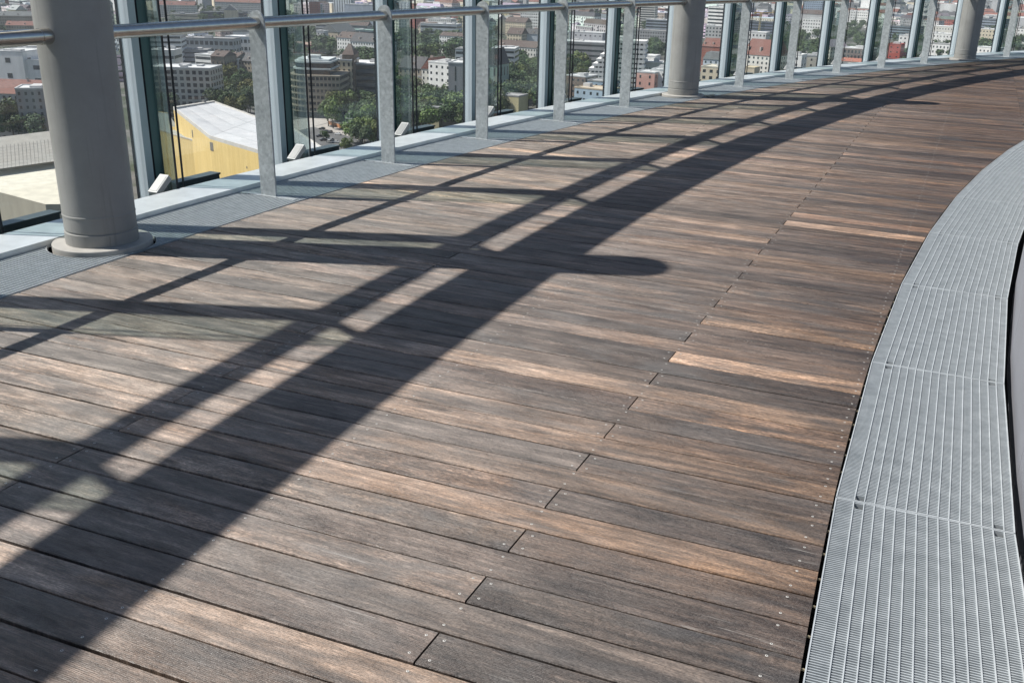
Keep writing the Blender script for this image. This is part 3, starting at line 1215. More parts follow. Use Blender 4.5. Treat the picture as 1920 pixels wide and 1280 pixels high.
def roof_mesh(w, d, h, kind, rise, mats=None):
    mb = MB()
    o = 0.5
    x0, x1, y0, y1 = -w / 2 - o, w / 2 + o, -o, d + o
    if kind == 'flat':
        mb.box(-w / 2 - 0.15, w / 2 + 0.15, -0.15, d + 0.15, h, h + 0.45)
        t = 0.5
        for a, b, c, e in ((-w / 2 - 0.2, w / 2 + 0.2, -0.2, t), (-w / 2 - 0.2, w / 2 + 0.2, d - t, d + 0.2), (-w / 2 - 0.2, -w / 2 + t, t, d - t), (w / 2 - t, w / 2 + 0.2, t, d - t)):
            mb.box(a, b, c, e, h + 0.451, h + 1.0)
        return mb
    if kind == 'gable':             # ridge along x
        m = (y0 + y1) / 2
        a, b, c, e = (x0, y0, h), (x1, y0, h), (x1, y1, h), (x0, y1, h)
        r0, r1 = (x0, m, h + rise), (x1, m, h + rise)
        mb.face([a, b, r1, r0]); mb.face([c, e, r0, r1]); mb.face([e, a, r0]); mb.face([b, c, r1]); mb.face([a, e, c, b])
    elif kind == 'gabley':          # ridge runs away from the street
        a, b, c, e = (x0, y0, h), (x1, y0, h), (x1, y1, h), (x0, y1, h)
        r0, r1 = (0, y0, h + rise), (0, y1, h + rise)
        mb.face([a, r0, r1, e]); mb.face([b, c, r1, r0]); mb.face([a, b, r0]); mb.face([c, e, r1]); mb.face([a, e, c, b])
    else:                           # hip / mansard
        k = 0.28 if kind == 'mansard' else 0.5
        ins = min(d * k, w * 0.45)
        a, b, c, e = (x0, y0, h), (x1, y0, h), (x1, y1, h), (x0, y1, h)
        if kind == 'hip':
            m = (y0 + y1) / 2
            i0, i1 = (x0 + ins, m, h + rise), (x1 - ins, m, h + rise)
            mb.face([a, b, i1, i0]); mb.face([c, e, i0, i1]); mb.face([e, a, i0]); mb.face([b, c, i1]); mb.face([a, e, c, b])
        else:
            ins = 2.4
            A, B, C_, E_ = (x0 + ins, y0 + ins, h + rise), (x1 - ins, y0 + ins, h + rise), (x1 - ins, y1 - ins, h + rise), (x0 + ins, y1 - ins, h + rise)
            mb.face([a, b, B, A]); mb.face([b, c, C_, B]); mb.face([c, e, E_, C_]); mb.face([e, a, A, E_]); mb.face([A, B, C_, E_]); mb.face([a, e, c, b])
    return mb


def clutter(mb, w, d, z, rng, n):
    for q in range(n):
        a, b, c = rng.uniform(1.5, 4), rng.uniform(1.5, 3.5), rng.uniform(1.0, 2.8)
        if w < 2 * a + 3 or d < 2 * b + 2:
            continue
        x, y = rng.uniform(-w / 2 + a + 1, w / 2 - a - 1), rng.uniform(b + 1, d - b - 1)
        mb.box(x - a, x + a, y - b, y + b, z, z + c)


CITY_XY = []


def building(name, label, cat, px, ytop, h, wpx=None, d=14.0, rot=0.0, wall='white', roof=('flat', 'pale', 0), win=('grid', 3.0, 3.4, 0.5, 0.5), w=None, top=0.0,
             group=None, nclut=2, side=None, base=0.0, ylevel=None):
    """front edge of the roof line (height h) is seen at the photo point (px, ytop)"""
    z = GZ + h
    rot = rot * 0.6 - 24
    p = at(px, ytop, z)
    dist = (p - CAM).length
    if w is None:
        w = wpx * dist / F_PX / max(0.35, math.cos(R_(rot)))
    view = math.atan2(p.y - CAM.y, p.x - CAM.x) - math.pi / 2 + R_(rot)
    wc = COL[wall] if isinstance(wall, str) else wall
    mb = MB()
    mb.box(-w / 2, w / 2, 0, d, 0, h, 0)
    o = link(name, None, None) if False else None
    root = empty(name, (p.x, p.y, GZ), view)
    link('wall', mb.mesh('wall', MAT['wall']), root, wc)
    rk, rcol, rise = roof
    rm = roof_mesh(w, d, h, rk, rise)
    rcv = ROOF[rcol] if isinstance(rcol, str) else rcol
    ro = link('roof', rm.mesh('roof', MAT['flat'] if rk == 'flat' else MAT['tiles']), root, rcv)
    if rk == 'flat' and nclut:
        mb = MB()
        clutter(mb, w, d, h + 0.452, rc, nclut)
        if mb.f:
            tag(link('plant_room', mb.mesh('plant_room', MAT['flat']), root, (0.5, 0.5, 0.5)), kind='stuff')
    elif rk != 'flat' and nclut:
        mb = MB()
        for q in range(nclut):
            x = rc.uniform(-w / 2 + 1, w / 2 - 1)
            mb.box(x - 0.4, x + 0.4, d * 0.42, d * 0.42 + 0.9, h + rise * 0.5, h + rise + 0.9)
            x = rc.uniform(-w / 2 + 1.5, w / 2 - 1.5)
            if rk in ('gable', 'hip', 'mansard'):
                mb.box(x - 0.7, x + 0.7, d * 0.10, d * 0.25, h + rise * 0.18, h + rise * 0.52)
        tag(link('chimney', mb.mesh('chimney', MAT['wall']), root, (0.42, 0.36, 0.32)), kind='stuff')
    if win is not None:
        mb = MB()
        facade_windows(mb, w, h, d, win, base)
        if mb.f:
            tag(link('window', mb.mesh('window', MAT['pane']), root), kind='stuff')
    tag(root, label, cat, group)
    CITY_XY.append((p.x, p.y, max(w, d) * 0.62))
    return root, w, d, h


B = building
# ---- left of the near column
B('office_building', 'long grey office building under a red hipped roof left of the near column', 'office building', 18, 176, 27, 130, 22, -14, 'palegrey', ('hip', 'red', 7), ('grid', 3.4, 3.6, 0.45, 0.5))
B('office_building', 'grey stone corner block in front of the long red roof left of the near column', 'office building', 66, 168, 31, 60, 18, 20, 'grey', ('flat', 'pale', 0), ('grid', 3.2, 3.6, 0.4, 0.5))
B('modern_block', 'white modern block with dark slots behind the red roof, left of the near column', 'modern block', 12, 98, 34, 44, 30, -20, 'white', ('flat', 'pale', 0), ('grid', 14, 9, 0.3, 0.4))
B('modern_block', 'white stepped modern block with a wide dark window left of the near column', 'modern block', 52, 114, 28, 62, 24, -10, 'white', ('flat', 'white', 0), ('grid', 16, 9, 0.6, 0.35))
B('modern_block', 'pale modern block with grey glass grid, touching the near column', 'modern block', 62, 92, 26, 50, 20, 10, 'offwhite', ('flat', 'grey', 0), ('grid', 4, 5, 0.6, 0.7))
B('apartment_house', 'small house with bright red roof above the handrail end, left of the near column', 'house', 40, 48, 20, 46, 14, 0, 'beige', ('gable', 'red', 5), ('grid', 3, 3.4, 0.4, 0.5))
B('apartment_house', 'pale house row with grey gables above the handrail, left of the near column', 'house', 20, 30, 20, 60, 14, 12, 'beige', ('gable', 'slate', 6), ('grid', 3, 3.4, 0.4, 0.5))
# ---- first bay right of the column
B('office_block', 'white eight storey office block with square dark windows above the yellow concert hall', 'office block', 333, 129, 33, 104, 24, 3, (0.55, 0.53, 0.48), ('flat', 'pale', 0), ('grid', 4.15, 4.0, 0.62, 0.62), nclut=3)
B('office_building', 'white curved looking office with stepped ribbon windows behind the tinted glass strip', 'office building', 306, 66, 38, 56, 30, 24, 'white', ('flat', 'white', 0), ('band', 4.2, 0.45))
B('office_building', 'plain pale block with two ribbon windows behind the tinted glass strip', 'office building', 300, 96, 30, 44, 22, 10, 'offwhite', ('flat', 'pale', 0), ('band', 8.0, 0.3))
B('office_building', 'long pale grey office with two rows of square windows below the handrail', 'office building', 382, 73, 27, 96, 20, 0, 'palegrey', ('flat', 'grey', 0), ('grid', 5.0, 6.0, 0.7, 0.62), base=12)
B('office_building', 'bright white office wing with two rows of dark windows beside the first rail post', 'office building', 447, 70, 27, 44, 20, 0, 'white', ('flat', 'white', 0), ('grid', 4.6, 6.0, 0.66, 0.55), base=12)
B('apartment_house', 'white gabled house with grey roof just under the handrail at the first post', 'house', 452, 60, 24, 28, 16, 30, 'white', ('gabley', 'grey', 7), None)
B('office_building', 'low lilac grey building row behind the white striped office', 'office building', 356, 95, 24, 58, 18, 18, (0.40, 0.40, 0.42), ('flat', 'grey', 0), ('band', 3.6, 0.4))
B('office_building', 'white office with dark ribbon windows left of the brown striped building', 'office building', 380, 104, 27, 26, 22, -34, 'white', ('flat', 'palegrey' and 'pale', 0), ('band', 4.4, 0.5))
B('apartment_house', 'brown building with upright pale stripes between two white houses', 'apartment house', 407, 106, 27, 22, 20, -12, 'brown', ('gable', 'brown', 4), ('grid', 3.2, 24, 0.4, 0.8))
B('apartment_house', 'white house with narrow windows right of the brown striped building', 'apartment house', 426, 109, 24, 26, 22, -26, 'white', ('gable', 'brown', 4), ('grid', 3.2, 3.6, 0.45, 0.5))
B('apartment_house', 'beige house with dark tiled roof beside the first rail post', 'apartment house', 452, 114, 22, 40, 18, -24, 'beige', ('gable', 'dark', 6), ('grid', 3.0, 3.4, 0.45, 0.5))
B('apartment_house', 'row of houses under a red roof at the upper left of the first bay', 'apartment house', 330, 10, 22, 60, 14, 10, 'offwhite', ('gable', 'red', 7), ('grid', 3, 3.4, 0.4, 0.5))
B('apartment_house', 'long red roofed row near the top of the first bay', 'apartment house', 450, 5, 22, 84, 14, -8, 'palegrey', ('gable', 'red', 7), ('grid', 3, 3.4, 0.4, 0.5))
B('apartment_house', 'beige gable house above the handrail in the first bay', 'house', 432, 20, 22, 22, 18, 30, 'cream', ('gabley', 'grey', 9), None)
B('hall_building', 'dark low hall with a white roof light above the handrail in the first bay', 'hall', 415, 24, 16, 70, 26, 8, 'darkgrey', ('flat', 'slate', 0), ('band', 5, 0.4))
B('hall_building', 'long yellow fronted low hall above the handrail in the first bay', 'hall', 345, 27, 12, 56, 22, 6, 'cream', ('flat', 'grey', 0), ('band', 5, 0.3))
# ---- second bay: rounded stone office and its neighbours
B('apartment_house', 'small cream house with dark windows right of the rounded stone office', 'house', 640, 114, 36, 34, 18, 8, 'cream', ('flat', 'pale', 0), ('grid', 3.0, 4.2, 0.5, 0.6))
B('church_tower', 'square brown tower with red pyramid roof behind the cream house', 'tower', 652, 103, 40, 20, 16, 18, 'brown', ('hip', 'brown', 7), ('grid', 3.4, 6, 0.3, 0.5), nclut=0)
B('office_building', 'long dark grey office with white top storey behind the street trees', 'office building', 674, 121, 33, 84, 26, 12, 'darkgrey', ('flat', 'white', 0), ('band', 4.2, 0.5))
B('apartment_house', 'white gable ended house with red brown roof, left of its twin', 'house', 655, 72, 24, 44, 20, -26, 'white', ('gable', 'brown', 6), ('grid', 3.2, 3.8, 0.4, 0.5))
B('apartment_house', 'white gable ended house with dark roof and red rim, touching the second post', 'house', 688, 79, 24, 60, 24, -16, 'white', ('gable', 'dark', 8), ('grid', 3.2, 3.8, 0.4, 0.5))
B('church', 'beige church like house with pointed gable behind the trees of the second bay', 'church', 617, 60, 22, 30, 34, -30, 'beige', ('gabley', 'slate', 10), ('grid', 5, 9, 0.25, 0.5), nclut=0)
B('apartment_house', 'narrow white house left of the beige church like house', 'house', 600, 60, 24, 12, 14, 0, 'white', ('flat', 'pale', 0), ('grid', 3, 3.8, 0.4, 0.5))
B('hall_building', 'low brick and cream hall among the trees of the second bay', 'hall', 576, 84, 10, 48, 14, 10, 'brick', ('gable', (0.35, 0.25, 0.2), 3), ('grid', 3, 4, 0.4, 0.5))
B('high_rise', 'tall white and pale blue high rise slab at the top of the second bay', 'high rise', 640, -30, 62, 30, 16, -10, (0.62, 0.66, 0.70), ('flat', 'pale', 0), ('grid', 5, 60, 0.3, 0.94))
B('high_rise', 'broad pale blue grey slab right of the tall white high rise', 'high rise', 676, 10, 44, 56, 18, 0, (0.50, 0.54, 0.60), ('flat', 'pale', 0), None)
B('apartment_house', 'red brick tower house at the top of the second bay', 'house', 588, 4, 34, 16, 16, 20, 'brick', ('flat', 'grey', 0), ('grid', 3, 3.6, 0.4, 0.5))
B('office_building', 'long building with glass green roof behind the white gabled houses', 'office building', 660, 57, 20, 90, 18, 0, (0.34, 0.42, 0.44), ('flat', 'copper', 0), ('band', 3.8, 0.4))
B('apartment_house', 'wide rust red roof under the handrail in the second bay', 'house', 640, 47, 20, 90, 16, 0, 'palegrey', ('gable', 'brown', 5), ('band', 3.6, 0.3))
# ---- third bay
B('apartment_house', 'white cubic house with terraces in front of the trees of the third bay', 'apartment house', 824, 119, 36, 40, 22, -28, 'white', ('flat', 'white', 0), ('grid', 4.2, 4.4, 0.4, 0.4))
B('apartment_house', 'plain grey side block joined to the white cubic house', 'apartment house', 854, 120, 38, 26, 30, 16, (0.33, 0.33, 0.34), ('flat', 'pale', 0), ('grid', 5, 12, 0.2, 0.8))
B('apartment_house', 'house with red gable roof left of the white cubic house', 'house', 806, 130, 30, 30, 18, -20, 'offwhite', ('gabley', 'red', 8), ('grid', 3.2, 3.8, 0.4, 0.5))
B('apartment_house', 'old dark gabled house row behind the tinted strip of the third bay', 'house', 768, 128, 28, 40, 20, -14, 'stone', ('gable', 'dark', 8), ('grid', 3.2, 3.8, 0.4, 0.55))
B('apartment_house', 'low grey old house with flat roof below the white cubic house', 'house', 802, 147, 22, 36, 18, -20, 'stone', ('flat', 'grey', 0), ('grid', 3.2, 3.8, 0.45, 0.5))
B('apartment_house', 'white corner house with red roof standing alone among park trees', 'house', 846, 68, 20, 42, 16, -18, 'white', ('gable', 'brown', 4), ('grid', 3.2, 3.8, 0.45, 0.5))
B('office_building', 'long pale grey office with glass band behind the park trees of the third bay', 'office building', 822, 46, 22, 64, 22, 4, (0.48, 0.52, 0.56), ('flat', 'pale', 0), ('band', 6, 0.45))
B('apartment_house', 'house with broad red brown roof left of the long glass office', 'house', 798, 50, 18, 28, 18, -14, 'cream', ('gable', 'brown', 6), ('grid', 3.2, 3.8, 0.45, 0.5))
B('office_building', 'white stepped tower block at the right edge of the third bay', 'office building', 862, 94, 36, 16, 16, 20, 'white', ('flat', 'grey', 0), ('band', 4.4, 0.45))
B('apartment_house', 'white roofed block close under the handrail in the third bay', 'apartment house', 824, 36, 24, 40, 18, -6, 'white', ('flat', 'white', 0), ('grid', 3.2, 3.8, 0.45, 0.5))
B('low_pavilion', 'flat pale roofed pavilion just above the sill at the third post', 'pavilion', 852, 226, 9, 44, 22, 34, (0.22, 0.20, 0.18), ('flat', (0.52, 0.48, 0.44), 0), ('band', 6, 0.4), nclut=0)
B('yellow_reflection', 'pale yellow box standing in for a glass reflection, among trees at the third bay', 'pavilion', 804, 202, 16, 36, 14, -8, (0.50, 0.46, 0.30), ('flat', 'grey', 0), None, nclut=0)  # added box in place of a yellow reflection on the pane
# ---- fourth bay
B('office_building', 'white office with ribbon windows running back from the third post', 'office building', 943, 93, 32, 42, 30, 26, 'white', ('flat', 'pale', 0), ('band', 4.4, 0.42))
B('apartment_house', 'cream house below brown roofs in the fourth bay', 'house', 964, 64, 24, 26, 18, -6, 'cream', ('gable', 'brown', 7), ('grid', 3.2, 3.8, 0.45, 0.5))
B('apartment_house', 'pale blue house front right of the cream house in the fourth bay', 'house', 996, 64, 24, 22, 16, 8, (0.50, 0.54, 0.60), ('gable', 'dark', 6), None)
B('apartment_house', 'house with orange red gable roof by the fourth mullion', 'house', 1010, 63, 20, 22, 18, 10, 'grey', ('gable', 'red', 6), None)
B('apartment_house', 'dark steep roofed house with turquoise front behind the third post', 'house', 922, 122, 30, 20, 20, -6, 'mint', ('gabley', 'dark', 12), ('grid', 4, 9, 0.35, 0.7))
B('apartment_house', 'long house row with red roofs above the park of the fourth bay', 'house', 968, 88, 22, 70, 16, -14, 'offwhite', ('gable', 'brown', 6), ('grid', 3.2, 3.8, 0.45, 0.5))
B('office_building', 'pale blue roofed hall above the park of the fourth bay', 'hall', 984, 90, 20, 34, 20, -4, (0.45, 0.48, 0.52), ('gable', 'slate', 4), None)
B('office_building', 'white office with small dark windows under the handrail of the fourth bay', 'office building', 998, 24, 32, 42, 18, 0, 'white', ('flat', 'pale', 0), ('grid', 3.4, 4, 0.6, 0.5))
B('apartment_house', 'house with maroon roof below the white office of the fourth bay', 'house', 966, 42, 20, 36, 18, -16, 'cream', ('gable', 'brown', 7), ('grid', 3.2, 3.8, 0.4, 0.5))
B('yellow_reflection', 'pale yellow box standing in for a glass reflection, among trees at the fourth bay', 'pavilion', 955, 181, 16, 34, 14, -8, (0.55, 0.50, 0.30), ('flat', 'grey', 0), None, nclut=0)  # same reflection again, built as an added box
# ---- fifth and sixth bays
B('office_building', 'broad grey office with ribbon windows behind the white stepped tower', 'office building', 1088, 80, 30, 86, 26, 6, (0.26, 0.26, 0.27), ('flat', 'pale', 0), ('band', 4.4, 0.42))
B('office_building', 'flat pale lilac roofed office under the handrail of the fifth bay', 'office building', 1098, 62, 24, 60, 20, 0, (0.55, 0.55, 0.58), ('flat', 'pale', 0), ('grid', 6, 5, 0.3, 0.3))
B('apartment_block', 'low block in pink and pale blue with beige roof beside the fifth post', 'apartment block', 1108, 168, 20, 60, 18, -10, 'sky', ('flat', 'cream' and (0.55, 0.47, 0.36), 0), ('grid', 4.6, 4.2, 0.36, 0.5), nclut=1)
B('apartment_block', 'pale blue block with grey roof behind the low pink and blue one', 'apartment block', 1124, 154, 20, 44, 16, 4, 'sky', ('flat', 'grey', 0), ('grid', 4.6, 4.2, 0.3, 0.5), nclut=1)
B('apartment_house', 'brown brick house with pale roof left of the pale blue block', 'house', 1080, 144, 22, 34, 18, -16, 'brown', ('flat', 'pale', 0), ('grid', 4, 4, 0.4, 0.4))
B('apartment_block', 'pink apartment block with a blue storey behind the fifth post', 'apartment block', 1210, 137, 26, 34, 18, 4, 'pink', ('flat', 'pale', 0), ('grid', 5.5, 4.4, 0.26, 0.5), nclut=1)
B('apartment_block', 'white apartment block with small dark windows left of the middle column', 'apartment block', 1237, 132, 28, 28, 20, 10, 'white', ('flat', 'pale', 0), ('grid', 5, 4.6, 0.34, 0.4), nclut=1)
B('office_building', 'long low pale grey building behind the pink block', 'office building', 1224, 118, 22, 62, 18, 10, (0.42, 0.42, 0.40), ('flat', 'pale', 0), ('grid', 2.4, 9, 0.5, 0.3))
B('office_building', 'white cube building above the long low grey one', 'office building', 1217, 106, 26, 22, 16, 10, 'white', ('flat', 'white', 0), None, nclut=0)
B('office_building', 'dark blue glass office under the handrail left of the middle column', 'office building', 1236, 38, 26, 46, 20, 4, 'bluegrey', ('flat', 'pale', 0), ('band', 4, 0.6))
B('office_building', 'grey office row above the trees left of the middle column', 'office building', 1214, 58, 22, 70, 18, 2, 'grey', ('flat', 'grey', 0), ('grid', 3.4, 4, 0.5, 0.5))
B('high_rise', 'pair of pale banded high rise at the top of the sixth bay', 'high rise', 1215, 4, 46, 26, 18, 12, 'offwhite', ('flat', 'pale', 0), ('band', 3.6, 0.5))
# ---- right of the middle column
B('high_rise', 'white tower with wavy ribbon storeys right of the middle column', 'high rise', 1347, 14, 52, 34, 22, -10, 'white', ('flat', 'pale', 0), ('band', 4.4, 0.5))
B('office_block', 'cream block with square windows just right of the middle column', 'office block', 1334, 127, 30, 36, 20, 6, 'cream', ('flat', (0.6, 0.56, 0.46), 0), ('grid', 5.0, 4.6, 0.5, 0.5), nclut=1)
B('apartment_house', 'pale blue house with dark mansard roof behind the cream block', 'apartment house', 1338, 112, 26, 36, 18, 4, (0.48, 0.53, 0.60), ('mansard', 'slate', 6), ('grid', 4.2, 4.2, 0.4, 0.45))
B('apartment_house', 'tall red brick gable wall with red roof right of the middle column', 'house', 1338, 88, 26, 40, 22, 6, 'brick', ('gable', 'red', 8), None)
B('office_building', 'grey office with small windows above the red roofs right of the middle column', 'office building', 1345, 50, 28, 40, 18, 6, 'palegrey', ('flat', 'pale', 0), ('grid', 4.4, 4.4, 0.5, 0.5))
B('apartment_house', 'big red roofed house with cream front in the eighth bay', 'house', 1422, 104, 26, 52, 26, -14, 'offwhite', ('gable', 'red', 14), ('grid', 4.2, 4.2, 0.4, 0.5))
B('apartment_house', 'cream flat roofed extension at the foot of the red roofed house', 'house', 1404, 128, 18, 20, 14, 6, 'cream', ('flat', 'cream' and (0.62, 0.55, 0.40), 0), None, nclut=0)
B('apartment_house', 'white house with two rows of windows above the red roof of the eighth bay', 'apartment house', 1420, 62, 28, 30, 18, 14, 'white', ('flat', 'white', 0), ('grid', 4.2, 5, 0.45, 0.45))
B('office_building', 'long dark blue office strip at the upper part of the eighth bay', 'office building', 1432, 42, 22, 54, 20, 0, (0.12, 0.15, 0.21), ('flat', 'slate', 0), ('band', 4, 0.5))
B('apartment_house', 'white and grey villa with chimneys beside the ninth mullion', 'house', 1516, 106, 26, 46, 22, 28, (0.55, 0.52, 0.45), ('flat', 'grey', 0), ('grid', 5, 5, 0.3, 0.4))
B('apartment_house', 'bright white corner of the villa beside the post', 'house', 1495, 104, 28, 16, 14, 8, 'white', ('flat', 'white', 0), ('grid', 5, 5, 0.4, 0.4), nclut=1)
B('apartment_block', 'white apartment block with balconies above the trees of the ninth bay', 'apartment block', 1525, 36, 30, 34, 18, 4, 'white', ('flat', 'pale', 0), ('grid', 4.0, 4.2, 0.5, 0.45))
B('apartment_house', 'broad brown red roof above the white balcony block', 'house', 1522, 27, 24, 42, 18, 0, 'palegrey', ('gable', 'brown', 8), None)
B('high_rise', 'blue grey tower block at the top of the ninth bay', 'high rise', 1526, -6, 52, 30, 18, 8, (0.30, 0.37, 0.48), ('flat', 'pale', 0), ('grid', 4, 4, 0.5, 0.5))
B('office_building', 'dark brown brick office with bright dormers in the tenth bay', 'office building', 1602, 92, 26, 46, 24, 4, (0.16, 0.135, 0.125), ('flat', 'pale', 0), ('grid', 3.6, 5, 0.5, 0.6))
B('apartment_house', 'low red roofed wing below the brown brick office', 'house', 1600, 116, 14, 44, 16, 0, 'offwhite', ('gable', (0.42, 0.17, 0.12), 3), None)
B('apartment_block', 'white balcony block in the upper tenth bay, left one', 'apartment block', 1598, 21, 30, 12, 16, 12, 'white', ('flat', 'white', 0), ('grid', 4, 4.2, 0.45, 0.4))
B('apartment_block', 'white balcony block in the upper tenth bay, right one', 'apartment block', 1620, 22, 30, 20, 16, -12, 'white', ('flat', 'white', 0), ('grid', 4, 4.2, 0.5, 0.45))
B('apartment_house', 'bright red house in the eleventh bay', 'house', 1678, 84, 26, 20, 18, 18, 'red', ('flat', (0.42, 0.10, 0.08), 0), ('grid', 4.4, 4.4, 0.4, 0.3))
B('apartment_house', 'low red roof at the foot of the eleventh bay', 'house', 1694, 104, 14, 26, 14, 4, 'red', ('gable', (0.45, 0.11, 0.08), 3), None, nclut=0)
B('apartment_house', 'white house behind the bright red one', 'house', 1698, 68, 26, 20, 16, 10, 'white', ('flat', 'pale', 0), ('grid', 4.2, 4.6, 0.5, 0.4))
B('high_rise', 'dark tower with two rows of white balconies in the eleventh bay', 'high rise', 1690, -40, 70, 34, 20, -6, (0.11, 0.115, 0.125), ('flat', 'grey', 0), ('grid', 5, 4, 0.3, 0.4))
B('high_rise', 'pale lilac tower right of the dark balcony tower', 'high rise', 1708, -30, 66, 14, 16, 0, (0.46, 0.47, 0.53), ('flat', 'pale', 0), None)
B('office_building', 'blue grey glass hall below the dark balcony tower', 'office building', 1688, 50, 20, 56, 24, 0, (0.20, 0.26, 0.31), ('flat', 'slate', 0), ('band', 4, 0.5))
B('apartment_block', 'long white low block under trees in the twelfth bay', 'apartment block', 1768, 84, 18, 44, 16, 0, 'white', ('flat', 'grey', 0), ('grid', 4.4, 5, 0.4, 0.5))
B('apartment_block', 'long white roofed row in the middle of the twelfth bay', 'apartment block', 1768, 64, 20, 50, 18, 4, 'white', ('flat', 'white', 0), ('grid', 4.4, 5, 0.3, 0.4))
B('apartment_block', 'pale grey terrace row in the upper twelfth bay', 'apartment block', 1766, 50, 20, 52, 18, 0, 'offwhite', ('flat', 'white', 0), ('grid', 4.4, 5, 0.3, 0.4))
B('high_rise', 'white tower with black chequered windows beside the far column, left side', 'high rise', 1792, -30, 62, 18, 18, 20, 'white', ('flat', 'white', 0), ('grid', 5.5, 5.5, 0.5, 0.5))
B('high_rise', 'white tower with black chequered windows right of the far column', 'high rise', 1862, -40, 64, 34, 20, -16, 'white', ('flat', 'white', 0), ('grid', 6.5, 6.5, 0.5, 0.5))
B('office_building', 'low blue grey hall under the chequered tower right of the far column', 'office building', 1860, 36, 20, 40, 20, 0, 'bluegrey', ('flat', 'slate', 0), ('band', 5, 0.4))
B('apartment_block', 'cream terrace block right of the far column', 'apartment block', 1858, 56, 22, 34, 18, 8, 'cream', ('flat', 'white', 0), ('grid', 4.4, 5, 0.4, 0.4))
B('apartment_block', 'white block just above the sill right of the far column', 'apartment block', 1850, 90, 20, 34, 16, -8, 'white', ('flat', 'pale', 0), ('grid', 4.4, 5, 0.4, 0.4))
B('apartment_block', 'white gable fronted block at the right edge', 'apartment block', 1908, 54, 22, 28, 18, 8, 'white', ('flat', 'grey', 0), ('grid', 4.4, 5, 0.4, 0.4))

# ---- the rounded stone office of the second bay
def rounded_office():
    p = at(590, 222, GZ)
    view = math.atan2(p.y - CAM.y, p.x - CAM.x) - math.pi / 2 - R_(14)
    root = empty('rounded_office', p, view)
    D = (p - CAM).length
    W = 96 * D / F_PX
    def plan(off, x1=None):
        pts = []
        r = 15 - off
        x0 = -W / 2 + off
        xe = W / 2 - off if x1 is None else x1
        for q in range(9):
            a = math.pi + math.pi / 2 * q / 8
            pts.append((x0 + r + r * math.cos(a), off + r + r * math.sin(a)))
        pts += [(xe, off), (xe, 34 - off), (x0, 34 - off)]
        return pts
    st = 4.15
    nst = 7
    mbw, mbg, mbb = MB(), MB(), MB()
    for i in range(nst):
        z = i * st
        if i == 0:
            mbg.prism(plan(0.6), z, z + st, 0, False)
            continue
        mbw.prism(plan(0.0), z, z + st, 0, i == nst - 1)
        mbb.prism(plan(-0.35), z + st - 0.55, z + st - 0.1, 0, True, True)
        pl = plan(0)
        for (ax, ay), (bx, by) in zip(pl[:9] + [pl[9]], pl[1:9] + [pl[9], pl[10]]):
            L = math.hypot(bx - ax, by - ay)
            n = max(1, int(L / 2.6))
            for q in range(n):
                t0, t1 = (q + 0.16) / n, (q + 0.84) / n
                x0_, y0_, x1_, y1_ = ax + (bx - ax) * t0, ay + (by - ay) * t0, ax + (bx - ax) * t1, ay + (by - ay) * t1
                nx, ny = (by - ay) / L * 0.1, -(bx - ax) / L * 0.1
                mbg.prism([(x0_ - nx, y0_ - ny), (x0_ + nx, y0_ + ny), (x1_ + nx, y1_ + ny), (x1_ - nx, y1_ - ny)], z + 0.9, z + 2.9, 0, True, True)
    z = nst * st
    mbt, mbg2 = MB(), MB()
    for i, off in ((0, 2.2), (1, 3.2)):
        mbg2.prism(plan(off + 0.5, W / 2 - 7), z + 0.01, z + 3.2, 0, False)
        mbt.prism(plan(off, W / 2 - 6.5), z + 3.2, z + 4.3, 0, True, True)
        z += 4.4
    mbt.prism(plan(5.5, W / 2 - 8), z, z + 1.2, 0, True)
    mbt.box(-W / 2 + 14, -W / 2 + 22, 8, 14, z + 1.2, z + 3.6)
    link('wall', mbw.mesh('wall', MAT['wall']), root, COL['stone'])
    tag(link('window', mbg.mesh('window', MAT['pane']), root), kind='stuff')
    tag(link('ledge', mbb.mesh('ledge', MAT['wall']), root, (0.42, 0.37, 0.30)), kind='stuff')
    link('roof_storey', mbt.mesh('roof_storey', MAT['flat']), root, (0.58, 0.62, 0.62))
    tag(link('glazing', mbg2.mesh('glazing', MAT['pane']), root), kind='stuff')
    tag(root, 'beige stone office with rounded corner, curved window bands and set back glass top', 'office building')
    CITY_XY.append((p.x, p.y + 14, 40))


rounded_office()

# white stepped tower of the fifth bay, behind the mullion
def stepped_tower():
    p = at(1150, 152, GZ + 6)
    view = math.atan2(p.y - CAM.y, p.x - CAM.x) - math.pi / 2 - R_(7)
    root = empty('stepped_office', (p.x, p.y, GZ), view)
    D = (p - CAM).length
    s = D / F_PX
    mbw, mbg = MB(), MB()
    nst, st = 10, 4.1
    for i in range(nst):
        left = -46 * s
        if i > 3:
            left = -46 * s + (i - 3) * 6.4 * s if i < 8 else -18 * s
        w0, w1 = left, 34 * s + 20 * s
        z = 6 + i * st - 6
        mbw.box(w0, w1, 0.3 * i, 24, z + 1.7, z + st, 0)
        mbw.box(w0 + 1.2, w1 - 1.2, 0.3 * i + 0.8, 23, z, z + 1.7, 0)
        n = int((w1 - w0 - 3) / 3.4)
        for q in range(n):
            x = w0 + 2 + (w1 - w0 - 4) * (q + 0.5) / n
            mbg.box(x - 1.15, x + 1.15, 0.3 * i + 0.6, 0.3 * i + 1.0, z + 0.15, z + 1.68, 0)
    mbw.box(-4 * s, 20 * s, 6, 18, nst * st, nst * st + 3)
    link('wall', mbw.mesh('wall', MAT['wall']), root, COL['white'])
    tag(link('window', mbg.mesh('window', MAT['pane']), root), kind='stuff')
    tag(root, 'bright white stepped office tower with terraces behind the fifth post', 'office tower')
    CITY_XY.append((p.x, p.y + 10, 36))


stepped_tower()


